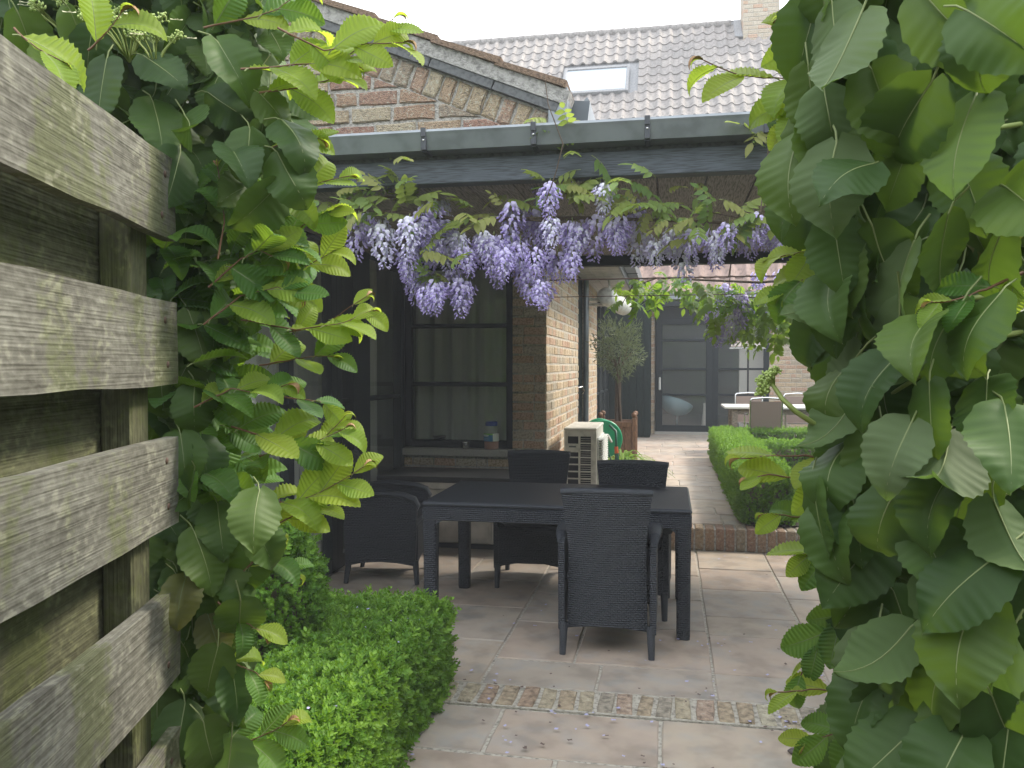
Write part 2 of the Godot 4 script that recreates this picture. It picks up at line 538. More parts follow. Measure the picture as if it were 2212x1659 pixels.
func make_ground() -> void:
	var g := MB.new()
	g.ab(Vector3(-120, -0.6, -160), Vector3(120, -0.10, 80))
	var ground := obj("ground", g, M.lawn)
	ground.set_meta("kind", "structure")
	# terrace bed and slabs
	var patio := setting("patio")
	var bed := MB.new()
	bed.ab(Vector3(-2.5, -0.09, -7.5), Vector3(3.2, -0.006, -3.9))
	bed.ab(Vector3(-1.05, -0.09, -3.64), Vector3(3.2, -0.0061, 2.5))
	obj("mortar_bed", bed, M.mortar, patio)
	var cols := [
		[-2.45, -0.897, [-3.9, -4.52, -5.17, -5.83, -6.45, -7.4]],
		[-0.897, 0.228, [-3.9, -4.26, -4.91, -5.55, -6.2, -7.07]],
		[0.228, 0.776, [-3.9, -4.24, -4.85, -5.22, -5.86, -6.44, -7.07]],
		[0.776, 1.75, [-3.9, -4.5, -5.05, -5.7, -6.3, -7.07]],
		[1.75, 3.1, [-3.9, -4.8, -5.6, -6.4, -7.07]]]
	var k := 0
	for c in cols:
		for i in c[2].size() - 1:
			var z1: float = c[2][i]
			var z0: float = c[2][i + 1]
			if c[0] == -0.897 and i in [0, 1, 3]:
				var xm: float = [-0.335, -0.48, 0, -0.3][i]
				slab(patio, "paving_slab", c[0], xm, z1, z0, 0.0, M["stone%d" % ((k * 5 + 1) % 6)])
				slab(patio, "paving_slab", xm, c[1], z1, z0, 0.0, M["stone%d" % ((k * 5 + 4) % 6)])
			elif c[0] == -2.45:
				var xs: float = [-1.7, -1.5, -1.75, -1.45, -1.7][i]
				slab(patio, "paving_slab", c[0], xs, z1, z0, 0.0, M["stone%d" % ((k * 5 + 2) % 6)])
				slab(patio, "paving_slab", xs, c[1], z1, z0, 0.0, M["stone%d" % ((k * 5 + 3) % 6)])
			else:
				slab(patio, "paving_slab", c[0], c[1], z1, z0, 0.0, M["stone%d" % ((k * 5) % 6)])
			k += 1
	for r in [[-3.195, -3.635, [-1.03, -0.73, -0.026, 0.68]], [-2.55, -3.195, [-1.03, -0.43, 0.25, 0.9]], [-1.8, -2.55, [-1.03, -0.6, 0.1, 0.9]], [-0.9, -1.8, [-1.03, -0.3, 0.5, 0.9]], [0.0, -0.9, [-1.03, -0.5, 0.3, 0.9]], [1.0, 0.0, [-1.03, -0.4, 0.4, 0.9]], [2.4, 1.0, [-1.03, -0.4, 0.4, 0.9]]]:
		for i in r[2].size() - 1:
			slab(patio, "paving_slab", r[2][i], r[2][i + 1], r[0], r[1], 0.0, M["stone%d" % ((k * 5 + 2 * i) % 6)], 0.008)
		k += 1
	# brick edging across the terrace
	var strip := setting("brick_edging")
	var sb := MB.new()
	sb.ab(Vector3(-1.35, -0.09, -3.895), Vector3(3.1, 0.002, -3.642))
	obj("mortar_bed", sb, M.mortar, strip)
	var x := -1.32
	while x < 3.0:
		var w := rnd(0.062, 0.076)
		var mb := MB.new()
		var poly := PackedVector2Array()
		var sk := rnd(-0.012, 0.012)
		for q in [Vector2(0, 0), Vector2(0.5, -0.004), Vector2(1, 0), Vector2(1.02, 0.5), Vector2(1, 1), Vector2(0.5, 1.01), Vector2(0, 1), Vector2(-0.03, 0.4)]:
			poly.append(Vector2(x + q.x * w + sk * q.y + rnd(-0.004, 0.004), 3.66 + q.y * rnd(0.2, 0.222)))
		mb.prism(poly, 0.01 + rnd(-0.002, 0.003), 0.06, 0.006, Transform3D(Basis(Vector3(1, 0, 0), Vector3(0, 0, -1), Vector3(0, 1, 0)), Vector3.ZERO))
		obj("brick", mb, M["edge%d" % [0, 1, 3, 4, 5, 6, 1, 3][rng.randi() % 8]], strip)
		x += w + rnd(0.018, 0.028)
	# raised kerb and path
	var kerb := setting("brick_kerb")
	var kb := MB.new()
	kb.ab(Vector3(-1.08, -0.09, -7.25), Vector3(3.1, 0.178, -7.085))
	obj("mortar_bed", kb, M.mortar_grey, kerb)
	x = -1.07
	while x < 3.0:
		var w2 := rnd(0.062, 0.072)
		var b := MB.new()
		b.box(Vector3(x + w2 * 0.5, 0.094 + rnd(-0.003, 0.003), -7.165), Vector3(w2, 0.19, 0.185 + rnd(-0.004, 0.006)), 0.007)
		obj("brick", b, M["old%d" % [4, 0, 5, 4, 2, 1, 4, 5][rng.randi() % 8]], kerb)
		x += w2 + rnd(0.012, 0.017)
	var path := setting("path")
	var pb := MB.new()
	pb.ab(Vector3(-1.08, -0.09, -16.9), Vector3(3.6, 0.183, -7.26))
	obj("mortar_bed", pb, M.mortar, path)
	var z := -7.27
	var row := 0
	while z > -16.6:
		var dz := rnd(0.34, 0.52)
		var xx := -1.08 + (0.0 if row % 2 else -0.3)
		var lim := 0.64 if z > -12.9 else 3.5
		while xx < lim - 0.02:
			var dx := rnd(0.45, 0.75)
			var xa := maxf(xx, -1.08)
			var xb := minf(xx + dx, lim)
			if xb - xa > 0.1:
				slab(path, "paving_slab", xa, xb, z, maxf(z - dz, -16.7), 0.19, M["stone%d" % (rng.randi() % 6)])
			xx += dx
		z -= dz
		row += 1
	# planted beds
	var soil := MB.new()
	soil.ab(Vector3(-2.44, -0.09, -3.9), Vector3(-1.06, -0.012, 2.5))
	soil.ab(Vector3(0.9, -0.09, -3.63), Vector3(3.1, 0.012, 2.5))
	soil.ab(Vector3(0.66, -0.09, -12.9), Vector3(3.5, 0.2, -7.26))
	var so := obj("planting_soil", soil, M.soil)
	so.set_meta("kind", "structure")

# ---------- the garden wing: gable, recessed wall with window, side wall ----------
func brick_run(parent: Node, origin: Vector3, along: Vector3, out: Vector3, len_: float, y0: float, y1: float, course: float, bl: float, mats: Array, share: Array, as_parts: Callable, rest: Dictionary) -> void:
	var y := y0
	var row := 0
	var b := Basis(along, Vector3.UP, out)
	while y < y1 - 0.02:
		var h := minf(course - 0.02, y1 - y)
		var s := -bl * (0.5 if row % 2 else 0.0)
		while s < len_ - 0.005:
			var l := bl * (0.5 if rng.randf() < 0.25 else 1.0)
			var a := maxf(s, 0.0)
			var e := minf(s + l - 0.011, len_)
			if e - a > 0.02:
				var p := origin + along * (a + e) * 0.5 + Vector3.UP * (y + h * 0.5) + out * rnd(-0.003, 0.004)
				var t := Transform3D(Basis(b.x * ((e - a) / 0.2), b.y * (h / 0.062), b.z), p)
				var mi: int = rng.randi() % mats.size()
				if as_parts.call(p):
					obj("brick", share[rng.randi() % share.size()], mats[mi], parent, t)
				else:
					if not rest.has(mi):
						rest[mi] = []
					rest[mi].append(t)
			s += l
		y += course
		row += 1

func unit_bricks(depth: float) -> Array:
	var r := []
	for i in 4:
		var mb := MB.new()
		var poly := PackedVector2Array()
		for q in [Vector2(-1, -1), Vector2(-0.3, -1), Vector2(0.4, -1), Vector2(1, -1), Vector2(1, 0.1), Vector2(1, 1), Vector2(0.3, 1), Vector2(-0.4, 1), Vector2(-1, 1), Vector2(-1, 0)]:
			poly.append(Vector2(q.x * 0.1 + rnd(-0.002, 0.002), q.y * 0.031 + rnd(-0.002, 0.002)))
		mb.prism(poly, depth * 0.5, depth, 0.006)
		r.append(mb.mesh())
	return r

func window_grid(parent: Node, x0: float, x1: float, y0: float, y1: float, bars: Array, t: Transform3D, frame := 0.06, depth := 0.07, uprights := []) -> void:
	# a framed window in the plane z = 0 of t: frame, glazing bars, one pane per opening
	var fr := MB.new()
	fr.ab(Vector3(x0, y0, -depth * 0.5), Vector3(x0 + frame, y1, depth * 0.5), 0.004)
	fr.ab(Vector3(x1 - frame, y0, -depth * 0.5), Vector3(x1, y1, depth * 0.5), 0.004)
	fr.ab(Vector3(x0 + frame, y0, -depth * 0.48), Vector3(x1 - frame, y0 + frame, depth * 0.48), 0.004)
	fr.ab(Vector3(x0 + frame, y1 - frame, -depth * 0.48), Vector3(x1 - frame, y1, depth * 0.48), 0.004)
	obj("frame", fr, M.dark_frame, parent, t)
	var ys := [y0 + frame]
	for b in bars:
		var bm := MB.new()
		bm.ab(Vector3(x0 + frame, b - 0.02, -depth * 0.4), Vector3(x1 - frame, b + 0.02, depth * 0.4), 0.004)
		obj("glazing_bar", bm, M.dark_frame, parent, t)
		ys.append(b - 0.02)
		ys.append(b + 0.02)
	ys.append(y1 - frame)
	for u in uprights:
		var um := MB.new()
		um.ab(Vector3(u - 0.04, y0 + frame, -depth * 0.44), Vector3(u + 0.04, y1 - frame, depth * 0.44), 0.004)
		obj("glazing_bar", um, M.dark_frame, parent, t)
	var xs := [x0 + frame]
	for u in uprights:
		xs.append(u - 0.04)
		xs.append(u + 0.04)
	xs.append(x1 - frame)
	for i in range(0, ys.size(), 2):
		for j in range(0, xs.size(), 2):
			var pm := MB.new()
			pm.face([Vector3(xs[j], ys[i], 0), Vector3(xs[j + 1], ys[i], 0), Vector3(xs[j + 1], ys[i + 1], 0), Vector3(xs[j], ys[i + 1], 0)], Vector3(0, 0, 1))
			obj("pane", pm, M.pane, parent, t)

func curtain(parent: Node, len_: float, y0: float, y1: float, t: Transform3D) -> void:
	var rows := []
	var m := int(len_ / 0.025)
	for k in 2:
		var r := PackedVector3Array()
		for i in m + 1:
			var s := len_ * i / m
			r.append(Vector3(s, y0 if k == 0 else y1, 0.03 * sin(s * 31.0 + 2.0 * sin(s * 5.0)) + 0.012 * sin(s * 71.0)))
		rows.append(r)
	var mb := MB.new()
	mb.grid(rows, false, false)
	obj("curtain", mb, M.curtain, parent, t)

func make_wing() -> void:
	var w := thing("garden_wing", "low brick garden wing with a mixed-brick gable, dark framed windows and yellow side wall", "building")
	# ---- gable: mortar ground, clipped old bricks, row of bricks on edge, verge ----
	var slope := 0.41
	var gz := -4.15
	var top := func(xx: float) -> float: return 2.835 - (xx + 0.59) * slope      # underside of the verge band
	var gable := Node3D.new()
	gable.name = "gable_wall"
	w.add_child(gable)
	var gw := MB.new()
	gw.prism(PackedVector2Array([Vector2(-0.6, 2.56), Vector2(-0.6, 2.9), Vector2(-3.5, 2.9 + 2.9 * slope), Vector2(-6.4, 2.9), Vector2(-6.4, 2.56)]), gz - 0.012, 0.24)
	gw.ab(Vector3(-6.4, 0.0, gz - 0.25), Vector3(-2.6, 2.56, gz - 0.012))
	obj("mortar", gw, M.mortar_grey, gable)
	var lower := {}
	var om := []
	for i in 8:
		om.append(M["old%d" % i])
	var ob := unit_bricks(0.1)
	brick_run(gable, Vector3(-6.4, 0.02, gz - 0.05), Vector3(1, 0, 0), Vector3(0, 0, 1), 3.79, 0.0, 2.5, 0.0885, 0.225, om, ob, func(_p): return false, lower)
	for mi in lower:
		stuff("lower_bricks", ob[1], om[mi], lower[mi], gable)
	var sl := Vector2(1, -slope).normalized()
	var sn := Vector2(slope, 1).normalized()
	var area := PackedVector2Array([Vector2(-0.6, 2.5), Vector2(-0.6, top.call(-0.6) - 0.155), Vector2(-3.5, top.call(-3.5) - 0.155), Vector2(-3.5, 2.5)])
	var y := 2.57
	var row := 0
	while y < 3.95:
		var x := -0.61 - (0.12 if row % 2 else 0.0)
		while x > -3.4:
			var l := rnd(0.195, 0.225) * (0.55 if rng.randf() < 0.12 else 1.0)
			var h := 0.071 + rnd(-0.004, 0.004)
			var rect := PackedVector2Array()
			for q in [Vector2(0, 0), Vector2(0.35, 0), Vector2(0.7, 0), Vector2(1, 0), Vector2(1, 0.5), Vector2(1, 1), Vector2(0.6, 1), Vector2(0.3, 1), Vector2(0, 1), Vector2(0, 0.5)]:
				rect.append(Vector2(x - l + q.x * l + rnd(-0.004, 0.004), y + q.y * h + rnd(-0.004, 0.004)))
			for poly in Geometry2D.intersect_polygons(rect, area):
				if poly.size() >= 3 and absf(poly_area(poly)) > 0.0012:
					var mb := MB.new()
					mb.prism(poly, gz + rnd(-0.004, 0.003), 0.1, 0.007)
					obj("brick", mb, M["old%d" % (rng.randi() % 8)], gable)
			x -= l + rnd(0.014, 0.02)
		y += 0.0885
		row += 1
	var s := 0.0
	while s < 3.0:
		var bw := rnd(0.064, 0.074)
		var base := Vector2(-0.6, top.call(-0.6) - 0.012) - sl * s
		var poly2 := PackedVector2Array()
		for q in [Vector2(0, 0), Vector2(0, 0.5), Vector2(0, 1), Vector2(0.5, 1.02), Vector2(1, 1), Vector2(1, 0.5), Vector2(1, 0), Vector2(0.5, -0.02)]:
			poly2.append(base - sl * (q.x * bw) - sn * (0.125 * q.y) + Vector2(rnd(-0.005, 0.005), rnd(-0.005, 0.005)))
		var mb2 := MB.new()
		mb2.prism(poly2, gz + rnd(-0.003, 0.006), 0.1, 0.008)
		obj("brick", mb2, M["old%d" % [6, 0, 4, 1, 5, 3, 6, 2][rng.randi() % 8]], gable)
		s += bw + rnd(0.012, 0.02)
	# verge: dark slate strip, cement band, tiles on top
	for side in [1.0, -1.0]:
		for k in 9:
			var a0 := Vector2(-0.56, top.call(-0.56))
			var from := a0 - sl * (k * 0.36)
			var to := a0 - sl * (k * 0.36 + 0.354)
			var fx := func(p: Vector2) -> Vector2: return p if side > 0 else Vector2(-7.0 - p.x, p.y)
			var band := MB.new()
			band.prism(PackedVector2Array([fx.call(from), fx.call(to), fx.call(to + sn * 0.045), fx.call(from + sn * 0.045)]), gz + 0.028, 0.3, 0.003)
			obj("verge_slate", band, M.verge_dark, w)
			var vt := MB.new()
			var lift := sn * 0.128
			vt.prism(PackedVector2Array([fx.call(from + lift - sn * 0.004), fx.call(to + lift - sl * 0.03 - sn * 0.016), fx.call(to + lift - sl * 0.03 + sn * 0.012), fx.call(from + lift + sn * 0.03)]), gz + 0.05 + 0.004 * (k % 2), 0.34, 0.006)
			obj("verge_tile", vt, M.verge_tile, w)
		var cem := MB.new()
		var c0 := Vector2(-0.53, top.call(-0.53)) + sn * 0.046
		var c1 := c0 - sl * 3.2
		var pts := PackedVector2Array([c0, c1, c1 + sn * 0.072, c0 + sn * 0.072])
		if side < 0:
			for i in 4:
				pts[i].x = -7.0 - pts[i].x
		cem.prism(pts, gz + 0.035, 0.28, 0.005)
		obj("cement_verge", cem, M.concrete, w)
	var roof := MB.new()
	for side in [1.0, -1.0]:
		var a := Vector3(-3.5 + 2.95 * side, 2.96, gz - 0.2)
		var c := Vector3(-3.5, 2.96 + 2.95 * slope, gz - 0.2)
		roof.face([a, c, c + Vector3(0, 0, -10.4), a + Vector3(0, 0, -10.4)], Vector3(0.3 * side, 1, 0))
		roof.face([a - Vector3(0, 0.1, 0), c - Vector3(0, 0.1, 0), c + Vector3(0, -0.1, -10.4), a + Vector3(0, -0.1, -10.4)], Vector3(0, -1, 0))
	roof.prism(PackedVector2Array([Vector2(-0.6, 2.86), Vector2(-3.5, 2.86 + 2.9 * slope), Vector2(-6.4, 2.86)]), -14.4, 0.2)
	obj("roof", roof, M.tile1, w)
	# ---- eave: soffit, fascia, gutter and its end ----
	var sof := MB.new()
	for k in 5:
		sof.ab(Vector3(-1.16 + k * 0.116, 2.7, -14.2), Vector3(-1.16 + k * 0.116 + 0.112, 2.722, -7.0), 0.003)
	obj("soffit", sof, M.ceiling_white, w)
	var fas := MB.new()
	fas.ab(Vector3(-0.575, 2.69, -14.2), Vector3(-0.553, 2.92, -4.42))
	obj("fascia", fas, M.zinc_dark, w)
	var gu := MB.new()
	var prof := [Vector2(-0.55, 2.93), Vector2(-0.55, 2.79), Vector2(-0.42, 2.79), Vector2(-0.405, 2.92), Vector2(-0.42, 2.945), Vector2(-0.435, 2.93), Vector2(-0.432, 2.805), Vector2(-0.535, 2.805), Vector2(-0.535, 2.93)]
	gu.prism(PackedVector2Array(prof), -4.3, 9.9)
	var eg := obj("eave_gutter", gu, M.zinc, w)
	var ends := MB.new()
	ends.prism(PackedVector2Array([Vector2(-0.55, 2.79), Vector2(-0.42, 2.79), Vector2(-0.405, 2.92), Vector2(-0.55, 2.935)]), -4.294, 0.005)
	obj("end_cap", ends, M.zinc_dark, eg)
	for k in 12:
		var br := MB.new()
		br.ab(Vector3(-0.553, 2.782, -4.9 - k * 0.78), Vector3(-0.405, 2.788, -4.93 - k * 0.78))
		obj("bracket", br, M.bracket, eg)
	var cheek := MB.new()
	cheek.ab(Vector3(-0.6, 2.72, gz - 0.24), Vector3(-0.5, 2.945, gz + 0.024), 0.004)
	obj("zinc_corner", cheek, M.zinc, w)
	# ---- side wall of yellow bricks ----
	var side_wall := Node3D.new()
	side_wall.name = "side_wall"
	w.add_child(side_wall)
	var sw := MB.new()
	sw.ab(Vector3(-1.35, 0.0, -10.06), Vector3(-1.088, 2.72, -7.408))
	sw.ab(Vector3(-1.35, 0.0, -12.75), Vector3(-1.088, 2.72, -10.96))
	obj("mortar", sw, M.mortar_pale, side_wall)
	var ym := []
	for i in 8:
		ym.append(M["yel%d" % i])
	var shared := unit_bricks(0.1)
	var rest := {}
	var seen := func(p: Vector3) -> bool: return p.y > 0.72 and p.y < 2.5 and p.z > -8.95
	brick_run(side_wall, Vector3(-1.133, 0.02, -7.4), Vector3(0, 0, -1), Vector3(1, 0, 0), 2.66, 0.0, 2.68, 0.0865, 0.205, ym, shared, seen, rest)
	var seen2 := func(p: Vector3) -> bool: return p.y > 1.0 and p.y < 2.2 and p.z > -11.4
	brick_run(side_wall, Vector3(-1.133, 0.02, -10.97), Vector3(0, 0, -1), Vector3(1, 0, 0), 1.76, 0.0, 2.68, 0.0865, 0.205, ym, shared, seen2, rest)
	for mi in rest:
		stuff("far_bricks", shared[0], ym[mi], rest[mi], side_wall)
	# narrow dark door between the two brick stretches, its latch
	var slot := Node3D.new()
	slot.name = "side_door"
	w.add_child(slot)
	var sd := MB.new()
	sd.ab(Vector3(-1.2, 0.19, -10.96), Vector3(-1.13, 2.7, -10.07))
	obj("door_leaf", sd, M.dark_board, slot)
	var pipe := MB.new()
	pipe.tube([Vector3(-1.07, 0.19, -10.9), Vector3(-1.07, 2.7, -10.9)], [0.035], 10)
	obj("rain_pipe", pipe, M.zinc, w)
	var latch := MB.new()
	latch.tube([Vector3(-1.12, 1.28, -10.2), Vector3(-1.05, 1.29, -10.22), Vector3(-1.04, 1.24, -10.3), Vector3(-1.06, 1.2, -10.3)], [0.012], 6)
	obj("latch", latch, M.steel, slot)
	# far stretch: dark glazed fronts on the same wall, then the boarded bay
	for k in 3:
		var win := Node3D.new()
		win.name = "side_window"
		w.add_child(win, true)
		window_grid(win, 0.0, 0.94, 0.3, 2.66, [1.1], Transform3D(Basis(Vector3(0, 0, -1), Vector3.UP, Vector3(1, 0, 0)), Vector3(-1.15, 0, -12.8 - k * 0.98)))
	var inner := MB.new()
	inner.ab(Vector3(-1.8, 0.19, -15.8), Vector3(-1.7, 2.7, -12.6))
	obj("inner_wall", inner, M.room, w)
	# ---- recessed wall with window ----
	var rw := Node3D.new()
	rw.name = "terrace_wall"
	w.add_child(rw)
	var rm := MB.new()
	rm.ab(Vector3(-1.4, 0.0, -7.64), Vector3(-1.35, 2.6, -7.41))
	rm.ab(Vector3(-1.35, 0.0, -7.6), Vector3(-1.09, 2.6, -7.41))
	rm.ab(Vector3(-2.5, 0.0, -7.6), Vector3(-1.4, 0.72, -7.41))
	obj("mortar", rm, M.mortar_grey, rw)
	var dm := []
	for i in [3, 4, 6, 1, 7]:
		dm.append(M["yel%d" % i])
	var all_seen := func(_p: Vector3) -> bool: return true
	var low := func(p: Vector3) -> bool: return p.y > 0.5
	var rest2 := {}
	brick_run(rw, Vector3(-1.4, 0.02, -7.446), Vector3(1, 0, 0), Vector3(0, 0, 1), 0.31, 0.0, 2.44, 0.0865, 0.205, dm, shared, all_seen, rest2)
	brick_run(rw, Vector3(-2.45, 0.02, -7.446), Vector3(1, 0, 0), Vector3(0, 0, 1), 1.05, 0.0, 0.7, 0.0865, 0.205, dm, shared, low, rest2)
	for mi in rest2:
		stuff("low_bricks", shared[1], dm[mi], rest2[mi], rw)
	var sill := MB.new()
	sill.ab(Vector3(-2.45, 0.72, -7.6), Vector3(-1.385, 0.785, -7.33), 0.006)
	obj("window_sill", sill, M.sill_stone, w)
	var win1 := Node3D.new()
	win1.name = "terrace_window"
	w.add_child(win1)
	window_grid(win1, -2.45, -1.401, 0.786, 2.6, [1.38, 1.925], Transform3D(Basis(), Vector3(0, 0, -7.5)), 0.07)
	curtain(w, 1.0, 0.8, 2.6, Transform3D(Basis(), Vector3(-2.42, 0, -7.72)))
	# ---- glazed wall on the left of the terrace ----
	var lg := Node3D.new()
	lg.name = "glazed_wall"
	w.add_child(lg)
	var gt := Transform3D(Basis(Vector3(0, 0, -1), Vector3.UP, Vector3(1, 0, 0)), Vector3(-2.47, 0, -4.2))
	window_grid(lg, 0.0, 1.6, 0.02, 2.56, [1.28], gt, 0.1, 0.08, [0.85])
	window_grid(lg, 1.602, 3.2, 0.02, 2.56, [1.28], gt, 0.1, 0.08, [2.06])
	var post := MB.new()
	post.ab(Vector3(-2.53, 0.0, -6.43), Vector3(-2.405, 2.56, -6.06), 0.004)
	obj("dark_panel", post, M.dark_frame, w)
	curtain(w, 3.0, 0.03, 2.5, Transform3D(Basis(Vector3(0, 0, -1), Vector3.UP, Vector3(1, 0, 0)), Vector3(-2.66, 0, -4.3)))
	# the room behind the glass
	var room := MB.new()
	room.ab(Vector3(-6.4, -0.05, -14.4), Vector3(-2.5, 0.0, -4.4))
	room.ab(Vector3(-6.4, 2.56, -14.4), Vector3(-1.4, 2.66, -4.4))
	room.ab(Vector3(-6.5, 0.0, -14.5), Vector3(-6.4, 2.66, -4.2))
	room.ab(Vector3(-6.4, 0.0, -14.5), Vector3(-1.8, 2.66, -14.4))
	room.ab(Vector3(-1.36, 2.56, -14.4), Vector3(-1.15, 2.7, -7.0))
	room.ab(Vector3(-2.5, -0.05, -14.4), Vector3(-1.4, 0.0, -7.65))
	obj("room_shell", room, M.room, w)

func poly_area(p: PackedVector2Array) -> float:
	var a := 0.0
	for i in p.size():
		a += p[i].cross(p[(i + 1) % p.size()])
	return a * 0.5

# ---------- the flat terrace roof ----------
func make_porch() -> void:
	var p := thing("terrace_roof", "flat terrace roof on a blue-grey beam with zinc gutter, above the table", "roof")
	var bm := MB.new()
	bm.ab(Vector3(-2.6, 2.455, -4.06), Vector3(3.2, 2.575, -3.97), 0.004)
	obj("front_beam", bm, M.beam_paint, p)
	var fb := MB.new()
	fb.ab(Vector3(-2.6, 2.577, -4.05), Vector3(3.2, 2.66, -4.0), 0.003)
	obj("fascia_board", fb, M.verge_dark, p)
	# box gutter with rolled lip
	var prof := PackedVector2Array()
	for q in [[-4.0, 2.72], [-4.0, 2.6], [-3.89, 2.6], [-3.87, 2.67], [-3.865, 2.684], [-3.872, 2.697], [-3.885, 2.7], [-3.897, 2.692], [-3.898, 2.678], [-3.89, 2.671], [-3.905, 2.612], [-3.985, 2.612], [-3.985, 2.72]]:
		prof.append(Vector2(q[0], q[1]))
	var gm := MB.new()
	gm.prism(prof, 2.6, 5.8, 0.0, Transform3D(Basis(Vector3(0, 0, 1), Vector3(0, 1, 0), Vector3(-1, 0, 0)), Vector3.ZERO))
	var gut := obj("gutter", gm, M.zinc, p)
	for x in [-2.24, -1.7, -1.172, -0.632, -0.1, 0.43, 0.96, 1.5, 2.04]:
		var br := MB.new()
		br.ab(Vector3(x - 0.013, 2.598, -3.886), Vector3(x + 0.013, 2.69, -3.8685), 0.002)
		br.ab(Vector3(x - 0.0125, 2.592, -4.0), Vector3(x + 0.0125, 2.5975, -3.8865))
		br.ab(Vector3(x - 0.0125, 2.66, -3.8683), Vector3(x + 0.0125, 2.703, -3.861), 0.002)
		var b := obj("bracket", br, M.bracket, gut)
		var bolt := MB.new()
		bolt.lathe([Vector2(0.005, 0), Vector2(0.005, 0.003), Vector2(0, 0.004)], Vector3(x, 2.645, -3.8684), 8, Basis(Vector3(1, 0, 0), Vector3(0, 0, 1), Vector3(0, -1, 0)))
		obj("bolt", bolt, M.steel, b)
	# ceiling boards with open joints, running away from the beam
	var x0 := -2.46
	while x0 < 3.1:
		var c := MB.new()
		c.ab(Vector3(x0 + 0.004, 2.47, -6.9), Vector3(minf(x0 + 0.236, 3.15), 2.488, -4.06), 0.003)
		obj("ceiling_board", c, M.ceiling_wood, p)
		x0 += 0.24
	var x1 := -2.46
	while x1 < -1.1:
		var c2 := MB.new()
		c2.ab(Vector3(x1 + 0.004, 2.47, -7.41), Vector3(minf(x1 + 0.236, -1.0), 2.488, -7.0), 0.003)
		obj("ceiling_board", c2, M.ceiling_wood, p)
		x1 += 0.24
	var deck := MB.new()
	deck.ab(Vector3(-2.6, 2.5, -7.02), Vector3(3.2, 2.6, -4.06))
	deck.ab(Vector3(-2.6, 2.501, -7.5), Vector3(-1.1, 2.6, -7.02))
	obj("roof_deck", deck, M.lead, p)
	var fm := MB.new()
	fm.ab(Vector3(-2.4, 2.385, -7.0), Vector3(3.2, 2.5, -6.9), 0.004)
	obj("rear_beam", fm, M.dark_frame, p)
	for x in [1.9, 3.1]:
		for z in [-4.01, -6.95]:
			var post := MB.new()
			post.ab(Vector3(x - 0.05, 0.0, z - 0.045), Vector3(x + 0.05, 2.455 if z > -5 else 2.385, z + 0.045), 0.004)
			obj("post", post, M.beam_paint, p)
	# taut rods under the rear beam
	for a in [[2.31, 0.007], [2.16, 0.004]]:
		var rod := thing("wire_rod", "rusty straight rod stretched below the rear beam" if a[1] > 0.005 else "thin lower wire stretched below the rusty rod", "rod", Vector3(-1.05, a[0], -7.25), "climbing wires")
		var r := MB.new()
		r.tube([Vector3(0, 0, 0), Vector3(4.2, 0.0, 0)], [a[1]], 6)
		obj("rod", r, M.rust_rod, rod)
		for k in 3:
			var st := MB.new()
			st.tube([Vector3(1.55 + k * 1.1, 0, 0), Vector3(1.55 + k * 1.1, 2.39 - a[0], 0.27)], [a[1] * 0.7], 5)
			obj("stay", st, M.rust_rod, rod)

